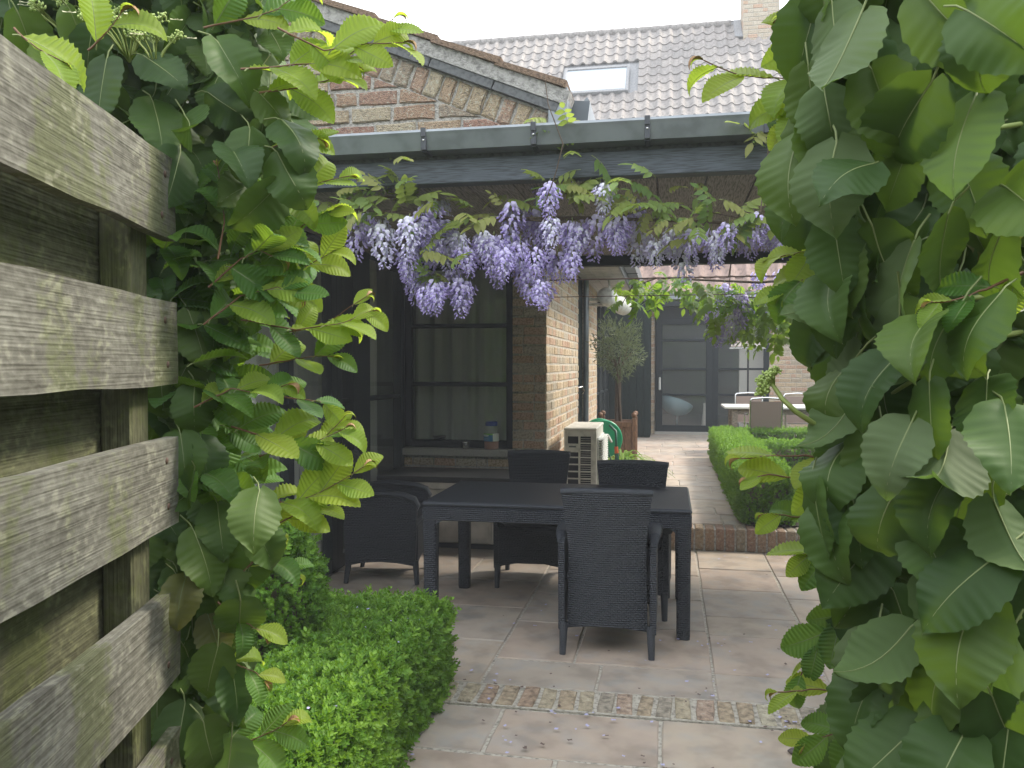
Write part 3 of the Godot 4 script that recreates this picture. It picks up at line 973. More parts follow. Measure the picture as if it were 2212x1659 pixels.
# ---------- the main house ----------
func make_house() -> void:
	var h := thing("main_house", "main house with grey pantile roof, brick chimney and glazed dark green doors", "house")
	var zw := -16.75
	var wl := MB.new()
	wl.ab(Vector3(-9.0, 0.0, zw - 0.3), Vector3(-0.27, 2.95, zw))
	wl.ab(Vector3(1.93, 0.0, zw - 0.3), Vector3(3.4, 2.95, zw))
	wl.ab(Vector3(-0.27, 2.62, zw - 0.3), Vector3(1.93, 2.95, zw))
	wl.ab(Vector3(3.1, 0.0, -30.0), Vector3(3.4, 3.0, zw - 0.3))
	obj("wall", wl, M.mortar_pale, h)
	var shared := unit_bricks(0.1)
	var rest := {}
	var ym := []
	for i in 8:
		ym.append(M["yel%d" % i])
	var part := func(p: Vector3) -> bool: return p.x > 1.9 and p.x < 2.9 and p.y > 1.2 and p.y < 2.3
	brick_run(h, Vector3(1.93, 0.2, zw - 0.042), Vector3(1, 0, 0), Vector3(0, 0, 1), 1.47, 0.0, 2.7, 0.0865, 0.205, ym, shared, part, rest)
	brick_run(h, Vector3(-0.38, 0.2, zw - 0.042), Vector3(1, 0, 0), Vector3(0, 0, 1), 0.11, 0.0, 2.5, 0.0865, 0.205, ym, shared, part, rest)
	for mi in rest:
		stuff("wall_bricks", shared[2], ym[mi], rest[mi], h)
	# boarded bay left of the doors
	var bay := Node3D.new()
	bay.name = "boarded_bay"
	h.add_child(bay)
	var x := -1.4
	while x < -0.345:
		var bd := MB.new()
		bd.ab(Vector3(x + 0.003, 0.2, -16.7), Vector3(minf(x + 0.13, -0.335), 2.72, -15.83 + (0.004 if int(x * 100) % 2 else 0.0)), 0.005)
		obj("board", bd, M.dark_board, bay)
		x += 0.133
	# eaves
	var ev := MB.new()
	ev.ab(Vector3(-1.5, 2.72, -16.72), Vector3(3.5, 2.82, -16.35), 0.004)
	obj("eave_board", ev, M.dark_frame, h)
	var gt := MB.new()
	gt.ab(Vector3(-0.62, 2.84, -16.42), Vector3(3.5, 2.95, -16.3), 0.008)
	var go := obj("gutter", gt, M.zinc, h)
	var lip := MB.new()
	lip.tube([Vector3(-0.62, 2.955, -16.29), Vector3(3.5, 2.955, -16.29)], [0.012], 6)
	obj("gutter_lip", lip, M.zinc, go)
	# glazed doors
	var door := Node3D.new()
	door.name = "glazed_door"
	h.add_child(door)
	window_grid(door, -0.25, 0.86, 0.24, 2.5, [0.98, 1.49, 2.06], Transform3D(Basis(), Vector3(0, 0, zw + 0.02)), 0.13, 0.09)
	var hd := MB.new()
	hd.box(Vector3(-0.17, 1.2, zw + 0.1), Vector3(0.045, 0.26, 0.05), 0.015)
	obj("handle", hd, M.white_plastic, door)
	var side := Node3D.new()
	side.name = "fixed_window"
	h.add_child(side)
	window_grid(side, 0.862, 1.93, 0.24, 2.5, [0.98, 1.49, 2.06], Transform3D(Basis(), Vector3(0, 0, zw - 0.02)), 0.1, 0.09)
	var tr := MB.new()
	tr.ab(Vector3(-0.27, 2.5, zw - 0.1), Vector3(1.93, 2.72, zw + 0.06), 0.004)
	obj("lintel", tr, M.dark_frame, h)
	var th := MB.new()
	th.ab(Vector3(-0.27, 0.15, zw - 0.2), Vector3(1.93, 0.245, zw + 0.09), 0.006)
	obj("threshold", th, M.sill_stone, h)
	# room
	var rm := MB.new()
	rm.ab(Vector3(-4.0, 0.1, -23.0), Vector3(3.1, 0.23, zw - 0.3))
	obj("room_floor", rm, M.room_floor, h)
	var rs := MB.new()
	rs.ab(Vector3(-4.0, 2.7, -23.0), Vector3(3.1, 2.8, zw - 0.3))
	rs.ab(Vector3(-4.1, 0.1, -23.0), Vector3(-4.0, 2.8, zw - 0.3))
	rs.ab(Vector3(-4.0, 0.1, -23.2), Vector3(3.1, 2.8, -23.0))
	obj("room_wall", rs, M.room, h)
	var wp := MB.new()
	wp.ab(Vector3(1.42, 0.23, -17.5), Vector3(1.95, 2.5, -17.4))
	obj("white_panel", wp, M.white_paint, h)
	# ---- roof ----
	var ang := deg_to_rad(46.0)
	var rx := Vector3(1, 0, 0)
	var up := Vector3(0, sin(ang), -cos(ang))
	var nr := Vector3(0, cos(ang), sin(ang))
	var eave := Vector3(0, 2.95, -16.32)
	var len_ := 11.75
	var rf := Node3D.new()
	rf.name = "roof"
	h.add_child(rf)
	var under := MB.new()
	var uw := 12.0
	under.box(eave + rx * (3.1 - uw * 0.5) + up * len_ * 0.5 - nr * 0.09, Vector3(uw, len_, 0.1), 0.0, Basis(rx, up, nr))
	under.face([eave + rx * 3.08 + up * len_, eave + rx * 3.08, eave + rx * 3.08 + Vector3(0, -2.0, -16.0)], Vector3(1, 0, 0))
	var ridge_p := eave + up * len_
	under.face([ridge_p + rx * 3.1, ridge_p - rx * 9, ridge_p + Vector3(-9, -8, -8), ridge_p + Vector3(3.1, -8, -8)], Vector3(0, 1, -1))
	obj("roof_deck", under, M.lead, rf)
	# one pantile: an S-curved sheet with a real edge
	var tw := 0.298
	var ex := 0.44
	var tile_meshes := []
	for v in 2:
		var tm := MB.new()
		var rows := []
		for r in [[0.0, -0.045], [0.0, 0.0], [ex + 0.06, -0.028]]:
			var pr := PackedVector3Array()
			for i in 11:
				var u := i / 10.0
				var hgt := 0.05 * pow(maxf(0.0, sin(PI * clampf((u - 0.55) / 0.45, 0, 1))), 0.8) - 0.014 * sin(PI * clampf(u / 0.55, 0, 1))
				pr.append(Vector3(u * (tw + 0.012), r[0] + (0.006 * v), hgt + r[1] + 0.02))
			rows.append(pr)
		var edge := MB.new()
		tm.grid([rows[1], rows[2]], false, false)
		tm.grid([rows[0], rows[1]], false, false)
		tile_meshes.append(tm.mesh())
	var nrow := int(len_ / ex)
	var ncol := 32
	var all := []
	var skyl := Rect2(-2.82, 0, 1.72, 0)      # roof window: columns between these x, rows by height
	for r in nrow:
		for c in ncol:
			var xx := 3.05 - tw * (c + 1)
			var at := eave + rx * xx + up * (r * ex) + nr * 0.0
			var mid := at + up * 0.2
			if xx + tw > -2.86 and xx < -1.04 and mid.y > 8.62 and mid.y < 9.75:
				continue
			if xx > 1.75 and mid.y > 10.5:
				continue
			all.append([at, r, c])
	var shown := []
	var hidden := {0: [], 1: [], 2: [], 3: [], 4: []}
	for a in all:
		var seen_up: bool = a[0].y > 7.9 and a[0].x > -3.0 and a[2] < 20
		var pick := hash(Vector2i(a[1], a[2])) % 4
		var tt := Transform3D(Basis(rx, up, nr).rotated(nr, rnd(-0.006, 0.006)), a[0] + nr * rnd(0.0, 0.008))
		if seen_up and shown.size() < 290:
			shown.append(1)
			obj("tile", tile_meshes[rng.randi() % 2], M["tile%d" % pick], rf, tt)
		else:
			hidden[4 if a[0].y < 5.0 else pick].append(tt)  # low rows take the tile colour with the pinkish light in it
	for k in hidden:
		stuff("other_tiles", tile_meshes[0], M["tile%d" % k] if k < 4 else M.tile_lit_pink, hidden[k], rf)
	var rid := MB.new()
	for k in 36:
		var c0 := eave + up * (nrow * ex + 0.1) + rx * (1.7 - k * 0.33) - nr * 0.02
		rid.tube([c0, c0 - rx * 0.325], [0.13, 0.12], 10)
	obj("ridge_tiles", rid, M.tile2, rf)
	# roof window
	var rwn := Node3D.new()
	rwn.name = "roof_window"
	rf.add_child(rwn)
	var rb := Basis(rx, up, nr)
	var s0 := (8.66 - 2.95) / sin(ang)
	var s1 := (9.68 - 2.95) / sin(ang)
	var o := eave
	for q in [[-2.84, -2.76, s0, s1], [-1.14, -1.06, s0, s1]]:
		var m1 := MB.new()
		m1.box(o + rx * (q[0] + q[1]) * 0.5 + up * (s0 + s1) * 0.5 + nr * 0.05, Vector3(q[1] - q[0], s1 - s0, 0.1), 0.01, rb)
		obj("frame", m1, M.lead, rwn)
	for q in [[s0, s0 + 0.12], [s1 - 0.12, s1]]:
		var m2 := MB.new()
		m2.box(o + rx * -1.95 + up * (q[0] + q[1]) * 0.5 + nr * 0.048, Vector3(1.62, q[1] - q[0], 0.1), 0.01, rb)
		obj("frame", m2, M.lead, rwn)
	var pane := MB.new()
	pane.box(o + rx * -1.95 + up * (s0 + s1) * 0.5 + nr * 0.06, Vector3(1.62, s1 - s0 - 0.24, 0.02), 0.0, rb)
	obj("pane", pane, M.roof_pane, rwn)
	# chimney
	var ch := Node3D.new()
	ch.name = "chimney"
	h.add_child(ch)
	var cm := MB.new()
	cm.ab(Vector3(1.98, 9.6, -24.6), Vector3(2.93, 13.6, -23.62))
	obj("mortar", cm, M.mortar, ch)
	var rest3 := {}
	var dm := []
	for i in [4, 7, 3, 4, 7]:
		dm.append(M["yel%d" % i])
	var seen_c := func(p: Vector3) -> bool: return p.y < 12.4
	brick_run(ch, Vector3(1.98, 10.2, -23.66), Vector3(1, 0, 0), Vector3(0, 0, 1), 0.95, 0.0, 3.3, 0.115, 0.26, dm, shared, seen_c, rest3)
	brick_run(ch, Vector3(2.885, 10.2, -23.62), Vector3(0, 0, -1), Vector3(1, 0, 0), 0.98, 0.0, 3.3, 0.115, 0.26, dm, shared, func(_p): return false, rest3)
	brick_run(ch, Vector3(2.025, 10.2, -24.6), Vector3(0, 0, 1), Vector3(-1, 0, 0), 0.98, 0.0, 3.3, 0.115, 0.26, dm, shared, func(_p): return false, rest3)
	for mi in rest3:
		stuff("upper_bricks", shared[0], dm[mi], rest3[mi], ch)
	var fl := MB.new()
	fl.box(eave + rx * 2.45 + up * 10.72 + nr * 0.06, Vector3(1.2, 0.3, 0.03), 0.0, rb)
	fl.box(eave + rx * 1.86 + up * 11.1 + nr * 0.065, Vector3(0.2, 1.0, 0.03), 0.0, rb)
	obj("lead_flashing", fl, M.lead, ch)

# ---------- terrace furniture ----------
func fill_armchair(t: Node3D) -> void:
	# faces +z; origin on the floor
	var back := MB.new()
	var outer := []
	var inner := []
	for i in 9:
		var k := i / 8.0
		var y := lerpf(0.135, 0.885, k)
		var hw := lerpf(0.215, 0.205, clampf(k / 0.6, 0, 1)) if k < 0.6 else lerpf(0.205, 0.238, (k - 0.6) / 0.4)
		var z := -0.235 - (0.0 if k < 0.4 else (k - 0.4) * 0.15)
		var ro := PackedVector3Array()
		var ri := PackedVector3Array()
		for j in 9:
			var s := j / 4.0 - 1.0
			var curve := 0.03 * s * s
			var yy := y
			if i == 0:
				yy += 0.025 * (1.0 - s * s)
			if i == 8:
				yy += 0.008 * (1.0 - s * s)
			ro.append(Vector3(hw * s, yy, z + curve - 0.018))
			ri.append(Vector3(hw * s, yy, z + curve + 0.018))
		outer.append(ro)
		inner.append(ri)
	back.grid(outer, false, true)
	back.grid(inner, false, false)
	for i in 8:
		for j in [0, 8]:
			back.face([outer[i][j], outer[i + 1][j], inner[i + 1][j], inner[i][j]], Vector3(-1 if j == 0 else 1, 0, 0))
	for j in 8:
		back.face([outer[8][j], outer[8][j + 1], inner[8][j + 1], inner[8][j]], Vector3.UP)
		back.face([outer[0][j], outer[0][j + 1], inner[0][j + 1], inner[0][j]], Vector3.DOWN)
	var bo := obj("backrest", back, M.wicker, t)
	var rim := MB.new()
	var rp := []
	for j in 9:
		rp.append((outer[8][j] + inner[8][j]) * 0.5)
	rim.tube(rp, [0.02], 8)
	obj("rim", rim, M.wicker_smooth, bo)
	for s in [-1.0, 1.0]:
		var side := MB.new()
		var prof := PackedVector2Array()
		# x of the outline is -z of the chair
		for q in [[0.25, 0.13], [0.26, 0.3], [0.265, 0.6], [0.2, 0.642], [0.05, 0.645], [-0.12, 0.632], [-0.22, 0.612], [-0.262, 0.57], [-0.255, 0.3], [-0.245, 0.135], [-0.12, 0.155], [0.0, 0.162], [0.13, 0.155]]:
			prof.append(Vector2(q[0], q[1]))
		side.prism(prof, 0.0175, 0.035, 0.006, Transform3D(Basis(Vector3(0, 0, -1), Vector3(0, 1, 0), Vector3(1, 0, 0)), Vector3(s * 0.243, 0, 0)))
		obj("side_panel", side, M.wicker, t)
		var arm := MB.new()
		var rows := []
		for q in [[-0.24, 0.60, 0.015], [-0.2, 0.642, 0.03], [-0.08, 0.656, 0.038], [0.06, 0.648, 0.042], [0.17, 0.636, 0.043], [0.245, 0.608, 0.041], [0.275, 0.55, 0.032]]:
			var r := PackedVector3Array()
			for a in 10:
				var th := TAU * a / 10.0
				r.append(Vector3(s * 0.25 + cos(th) * q[2], q[1] + sin(th) * 0.02, q[0] + sin(th) * 0.008))
			rows.append(r)
		arm.grid(rows, true, false)
		arm.face(Array(rows[0]), Vector3(0, 0, -1))
		arm.face(Array(rows[6]), Vector3(0, -1, 1))
		obj("armrest", arm, M.wicker_smooth, t)
		for z in [-0.232, 0.245]:
			var leg := MB.new()
			var fo := Vector3(s * 0.232, 0.17, z)
			var foot := Vector3(s * 0.236, 0.0, z + (-0.025 if z < 0 else 0.012))
			leg.tube([fo, foot], [0.024, 0.017], 8)
			obj("leg", leg, M.wicker_smooth, t)
	var seat := MB.new()
	seat.box(Vector3(0, 0.405, 0.015), Vector3(0.45, 0.05, 0.47), 0.015)
	obj("seat", seat, M.wicker, t)
	var cu := MB.new()
	cu.box(Vector3(0, 0.455, 0.02), Vector3(0.43, 0.05, 0.45), 0.02)
	obj("cushion", cu, M.cushion, t)
	var ap := MB.new()
	ap.prism(PackedVector2Array([Vector2(-0.225, 0.15), Vector2(-0.1, 0.175), Vector2(0.1, 0.175), Vector2(0.225, 0.15), Vector2(0.225, 0.42), Vector2(-0.225, 0.42)]), 0.262, 0.03, 0.005)
	obj("front_apron", ap, M.wicker, t)

func make_furniture() -> void:
	var t := thing("wicker_table", "dark blue-grey woven resin dining table with square legs", "table", Vector3(-0.655, 0, -5.17))
	var hw := 0.79
	var hd := 0.46
	var top := MB.new()
	top.box(Vector3(0, 0.727, 0), Vector3(hw * 2, 0.03, hd * 2), 0.012)
	obj("tabletop", top, M.wicker_smooth, t)
	for s in [-1.0, 1.0]:
		var a := MB.new()
		a.box(Vector3(0, 0.672, s * (hd - 0.018)), Vector3(hw * 2 - 0.01, 0.082, 0.034), 0.006)
		obj("apron", a, M.wicker, t)
		var b := MB.new()
		b.box(Vector3(s * (hw - 0.018), 0.672, 0), Vector3(0.0338, 0.081, hd * 2 - 0.072), 0.006)
		obj("apron", b, M.wicker, t)
		for q in [-1.0, 1.0]:
			var l := MB.new()
			var c := Vector3(s * (hw - 0.047), 0, q * (hd - 0.047))
			var rows := []
			for yy in [[0.0, 0.036], [0.02, 0.038], [0.4, 0.04], [0.632, 0.043]]:
				var r := PackedVector3Array()
				for k in 16:
					var th := TAU * (k + 0.5) / 16.0
					var e := 1.0 / pow(pow(absf(cos(th)), 8) + pow(absf(sin(th)), 8), 0.125)
					r.append(c + Vector3(cos(th) * e * yy[1], yy[0], sin(th) * e * yy[1]))
				rows.append(r)
			l.grid(rows, true, false)
			l.face(Array(rows[0]), Vector3.DOWN)
			var lo := obj("leg", l, M.wicker, t)
			var kn := MB.new()      # rounded knee where leg and apron meet
			var pts := PackedVector2Array([Vector2(0.0, 0.0)])
			for k in 6:
				var th2 := PI * 0.5 * k / 5.0
				pts.append(Vector2(0.05 - 0.05 * sin(th2), -(0.05 - 0.05 * cos(th2))))
			kn.prism(pts, 0.015, 0.03, 0.0, Transform3D(Basis(Vector3(-s, 0, 0), Vector3.UP, Vector3(0, 0, -s)), c + Vector3(-s * 0.042, 0.632, q * 0.027)))
			obj("knee", kn, M.wicker, lo)
	var c0 := thing("wicker_armchair", "woven armchair pushed in on the terrace-edge side of the table, its tall back turned out", "chair", Vector3(-0.318, 0, -4.63), "woven armchairs round the table", PI)
	fill_armchair(c0)
	for a in [[Vector3(-0.95, 0, -5.88), 0.05, "woven armchair on the wall side of the table, in front of the window sill"],
			[Vector3(-0.245, 0, -5.33), -0.03, "woven armchair on the wall side of the table, in front of the air conditioner"],
			[Vector3(-2.03, 0, -5.79), PI / 2 + 0.12, "woven armchair at the short end of the table, beside the glazed wall"]]:
		var c: Node3D = c0.duplicate()
		c.name = numbered("wicker_armchair")
		add_child(c)
		c.position = a[0]
		c.rotation.y = a[1]
		c.set_meta("label", a[2])
	# cabinet under the window
	var cab := thing("outdoor_cabinet", "low cream cabinet with dark stone worktop under the window sill", "cabinet", Vector3(-1.72, 0, -7.02))
	var cb := MB.new()
	cb.ab(Vector3(-0.7, 0.05, -0.28), Vector3(0.75, 0.56, 0.28), 0.004)
	obj("body", cb, M.cabinet_paint, cab)
	for k in 3:
		var dr := MB.new()
		dr.ab(Vector3(-0.695 + k * 0.483, 0.06, 0.281), Vector3(-0.695 + k * 0.483 + 0.477, 0.5, 0.298), 0.003)
		var d := obj("cabinet_door", dr, M.cabinet_paint, cab)
		var st := MB.new()
		st.ab(Vector3(-0.665 + k * 0.483, 0.1, 0.299), Vector3(-0.665 + k * 0.483 + 0.19, 0.46, 0.304), 0.002)
		st.ab(Vector3(-0.43 + k * 0.483, 0.1, 0.299), Vector3(-0.43 + k * 0.483 + 0.19, 0.46, 0.304), 0.002)
		obj("raised_field", st, M.cabinet_paint, d)
	var pl := MB.new()
	pl.ab(Vector3(-0.69, 0.0, -0.26), Vector3(0.74, 0.05, 0.25))
	obj("plinth", pl, M.slot_dark, cab)
	var rail := MB.new()
	rail.ab(Vector3(-0.72, 0.51, 0.282), Vector3(0.77, 0.565, 0.31), 0.003)
	obj("rail", rail, M.cabinet_paint, cab)
	var wt := MB.new()
	wt.ab(Vector3(-0.73, 0.567, -0.3), Vector3(0.78, 0.615, 0.33), 0.006)
	obj("worktop", wt, M.slab_black, cab)
	# jar, cup and small dark pot on the sill
	var sy := 0.7855
	var jar := thing("storage_jar", "clear plastic jar with blue lid and pink contents on the sill", "jar", Vector3(-1.6, sy, -7.41))
	var j1 := MB.new()
	j1.lathe([Vector2(0, 0.001), Vector2(0.062, 0.001), Vector2(0.066, 0.01), Vector2(0.066, 0.075), Vector2(0, 0.075)], Vector3.ZERO, 20)
	obj("contents", j1, mat("pink_salt", lin(0.36, 0.15, 0.1), 0.9), jar)
	var j2 := MB.new()
	j2.lathe([Vector2(0.0, 0.0), Vector2(0.066, 0.0), Vector2(0.07, 0.01), Vector2(0.07, 0.15), Vector2(0.06, 0.19), Vector2(0.052, 0.21), Vector2(0.052, 0.23)], Vector3.ZERO, 24)
	obj("glass_body", j2, M.jar_glass, jar)
	var j3 := MB.new()
	j3.lathe([Vector2(0.0, 0.255), Vector2(0.05, 0.255), Vector2(0.056, 0.25), Vector2(0.056, 0.215), Vector2(0.053, 0.215)], Vector3.ZERO, 24)
	obj("lid", j3, mat("lid_blue", lin(0.01, 0.05, 0.3), 0.4), jar)
	var im := Image.create(128, 64, false, Image.FORMAT_RGB8)
	im.fill(Color(0.12, 0.42, 0.62))
	im.fill_rect(Rect2i(78, 0, 50, 64), Color(0.85, 0.88, 0.86))
	im.fill_rect(Rect2i(0, 0, 78, 12), Color(0.45, 0.68, 0.25))
	for y in 64:
		for x in 78:
			if pow((x - 34) / 22.0, 2) + pow((y - 16) / 9.0, 2) < 1.0:
				im.set_pixel(x, y, Color(0.9, 0.94, 0.95))
	for k in 5:
		im.fill_rect(Rect2i(14, 34 + k * 5, 46 - (k % 3) * 9, 2), Color(0.75, 0.87, 0.93))
		im.fill_rect(Rect2i(84, 8 + k * 9, 38 - (k % 2) * 10, 2), Color(0.45, 0.5, 0.5))
	var lm := mat("jar_label", Color.WHITE, 0.5, {"tex": ImageTexture.create_from_image(im)})
	var lb := MB.new()
	var rows := []
	var uvs := []
	for i in 2:
		var r := PackedVector3Array()
		for k in 13:
			var th := lerpf(PI * 0.98, -0.05, k / 12.0)
			r.append(Vector3(cos(th) * 0.0712, 0.075 + i * 0.072, sin(th) * 0.0712))
			uvs.append(Vector2(k / 12.0, 1.0 - i))
		rows.append(r)
	lb.grid(rows, false, false, uvs)
	obj("paper_label", lb, lm, jar)
	var cup := thing("metal_cup", "small shiny steel cup standing on the stone sill", "cup", Vector3(-1.84, sy, -7.4))
	var cu := MB.new()
	cu.lathe([Vector2(0, 0.0), Vector2(0.03, 0.0), Vector2(0.034, 0.06), Vector2(0.037, 0.062), Vector2(0.031, 0.058), Vector2(0.027, 0.006), Vector2(0, 0.006)], Vector3.ZERO, 20)
	obj("cup_body", cu, M.steel, cup)
	var ind := thing("dark_pot", "small dark pot behind the window pane", "pot", Vector3(-2.15, 0.786, -7.6))
	var pm := MB.new()
	pm.lathe([Vector2(0, 0), Vector2(0.045, 0), Vector2(0.055, 0.08), Vector2(0.065, 0.085), Vector2(0.06, 0.1), Vector2(0, 0.1)], Vector3.ZERO, 16)
	obj("pot_body", pm, M.black_plastic, ind)
	# heat pump
	var ac := thing("air_conditioner", "cream outdoor air conditioning unit with louvred end against the yellow brick wall", "air conditioner", Vector3(-0.8, 0.25, -8.0))
	var body := MB.new()
	body.ab(Vector3(-0.148, 0.0, -0.42), Vector3(0.148, 0.715, 0.372), 0.012)
	obj("casing", body, M.cream_metal, ac)
	var lid := MB.new()
	lid.ab(Vector3(-0.153, 0.7, -0.425), Vector3(0.153, 0.728, 0.405), 0.008)
	obj("lid", lid, M.cream_metal, ac)
	var ep := MB.new()      # end panel built as a frame of bars round real slots
	for q in [[-0.15, -0.118, 0.0, 0.7], [-0.018, 0.0, 0.0, 0.7], [0.098, 0.15, 0.0, 0.7]]:
		ep.ab(Vector3(q[0], q[2], 0.373), Vector3(q[1], q[3], 0.4), 0.003)
	ep.ab(Vector3(-0.118, 0.648, 0.373), Vector3(0.098, 0.7, 0.3995), 0.0)
	ep.ab(Vector3(-0.118, 0.5, 0.373), Vector3(-0.018, 0.578, 0.399), 0.0)
	obj("end_panel", ep, M.cream_metal, ac)
	var k := 0
	var yy := 0.59
	while yy > 0.02:
		var lv := MB.new()
		lv.ab(Vector3(0.0, yy - 0.012, 0.375), Vector3(0.098, yy, 0.397), 0.002)
		lv.ab(Vector3(0.003, yy + 0.014, 0.374), Vector3(0.095, yy + 0.018, 0.386))
		lv.ab(Vector3(0.003, yy + 0.034, 0.374), Vector3(0.095, yy + 0.038, 0.386))
		if yy < 0.5:
			lv.ab(Vector3(-0.118, yy - 0.012, 0.375), Vector3(-0.018, yy, 0.3965), 0.002)
		obj("louvre", lv, M.cream_metal, ac)
		yy -= 0.066
		k += 1
	var dk := MB.new()
	dk.ab(Vector3(-0.118, 0.0, 0.3722), Vector3(0.098, 0.65, 0.3735))
	obj("slot_backing", dk, M.slot_dark, ac)
	var badge := MB.new()
	badge.ab(Vector3(-0.105, 0.545, 0.399), Vector3(-0.04, 0.56, 0.4005))
	obj("badge", badge, M.zinc_dark, ac)
	var fan := MB.new()
	fan.ab(Vector3(0.149, 0.04, -0.36), Vector3(0.165, 0.63, 0.33), 0.004)
	obj("fan_guard_plate", fan, M.white_plastic, ac)
	for i in 26:
		var rib := MB.new()
		rib.ab(Vector3(0.165, 0.05 + i * 0.0222, -0.35), Vector3(0.205, 0.06 + i * 0.0222, 0.32), 0.003)
		obj("fan_guard_rib", rib, M.white_plastic, ac)
	for z in [-0.3, 0.28]:
		var ft := MB.new()
		ft.ab(Vector3(-0.14, -0.06, z - 0.03), Vector3(0.16, 0.0, z + 0.03), 0.005)
		obj("foot", ft, M.black_plastic, ac)
	# hose reel
	var reel := thing("hose_reel", "green plastic hose reel with hanging spray nozzle beside the air conditioner", "hose reel", Vector3(-0.72, 0.19, -9.05))
	var fx := Basis(Vector3(0, 1, 0), Vector3(0.25, 0, 0.97).normalized(), Vector3(0.97, 0, -0.25).normalized())
	for zz in [-0.12, 0.12]:
		var ds := MB.new()
		ds.lathe([Vector2(0, -0.012), Vector2(0.19, -0.012), Vector2(0.21, -0.004), Vector2(0.21, 0.006), Vector2(0.195, 0.016), Vector2(0.175, 0.008), Vector2(0.08, 0.012), Vector2(0.06, 0.03), Vector2(0, 0.03)], Vector3(0, 0.57, 0) + fx.y * zz, 28, fx)
		obj("disc", ds, M.reel_green, reel)
	var dr2 := MB.new()
	dr2.lathe([Vector2(0.12, -0.11), Vector2(0.16, -0.09), Vector2(0.165, 0.0), Vector2(0.16, 0.09), Vector2(0.12, 0.11)], Vector3(0, 0.57, 0), 20, fx)
	obj("wound_hose", dr2, M.reel_dark, reel)
	var crank := MB.new()
	crank.box(Vector3(0.06, 0.58, 0) + fx.y * 0.17, Vector3(0.025, 0.1, 0.03), 0.008, Basis(Vector3(0, 0, 1), 0.5))
	obj("crank", crank, M.white_plastic, reel)
	for s in [-0.15, 0.15]:
		var stand := MB.new()
		stand.tube([Vector3(-0.2, 0.0, 0) + fx.y * s, Vector3(0, 0.57, 0) + fx.y * s * 1.02, Vector3(0.2, 0.0, 0) + fx.y * s], [0.015], 8)
		obj("stand", stand, M.reel_dark, reel)
	var hs := MB.new()
	hs.tube([Vector3(0.1, 0.72, 0.12), Vector3(0.17, 0.66, 0.2), Vector3(0.175, 0.56, 0.22), Vector3(0.175, 0.5, 0.22)], [0.014], 8)
	obj("hose", hs, M.reel_dark, reel)
	var nz := MB.new()
	nz.tube([Vector3(0.175, 0.5, 0.22), Vector3(0.18, 0.43, 0.22)], [0.02, 0.022], 10)
	obj("coupling", nz, M.hose_orange, reel)
	var nz2 := MB.new()
	nz2.tube([Vector3(0.18, 0.43, 0.22), Vector3(0.19, 0.3, 0.22), Vector3(0.2, 0.22, 0.24)], [0.024, 0.026, 0.034], 10)
	obj("spray_nozzle", nz2, M.reel_dark, reel)
	# white roller case under the soffit
	var rl := thing("roller_case", "white round roller case hung under the eave above the olive tree", "awning case", Vector3(-0.717, 2.42, -11.2))
	var rc := MB.new()
	var ra := Vector3(0.3, -0.16, -0.94).normalized()
	var rxx := ra.cross(Vector3.UP).normalized()
	rc.lathe([Vector2(0, -0.36), Vector2(0.09, -0.36), Vector2(0.112, -0.34), Vector2(0.117, -0.28), Vector2(0.117, 0.3), Vector2(0.112, 0.36), Vector2(0.09, 0.38), Vector2(0, 0.385)], Vector3.ZERO, 24, Basis(rxx, ra, rxx.cross(ra)))
	for q in [-0.2, 0.22]:
		rc.tube([ra * q + Vector3(0, 0.1, 0), ra * q + Vector3(0, 0.28, 0)], [0.012], 6)
	obj("case", rc, M.white_plastic, rl)
	var arm := MB.new()
	arm.tube([Vector3(-0.36, 0.02, 0.2), Vector3(-0.1, 0.0, 0.2)], [0.022], 8)
	arm.tube([Vector3(-0.36, -0.02, -0.2), Vector3(0.0, -0.03, -0.2)], [0.022], 8)
	obj("bracket", arm, M.white_plastic, rl)

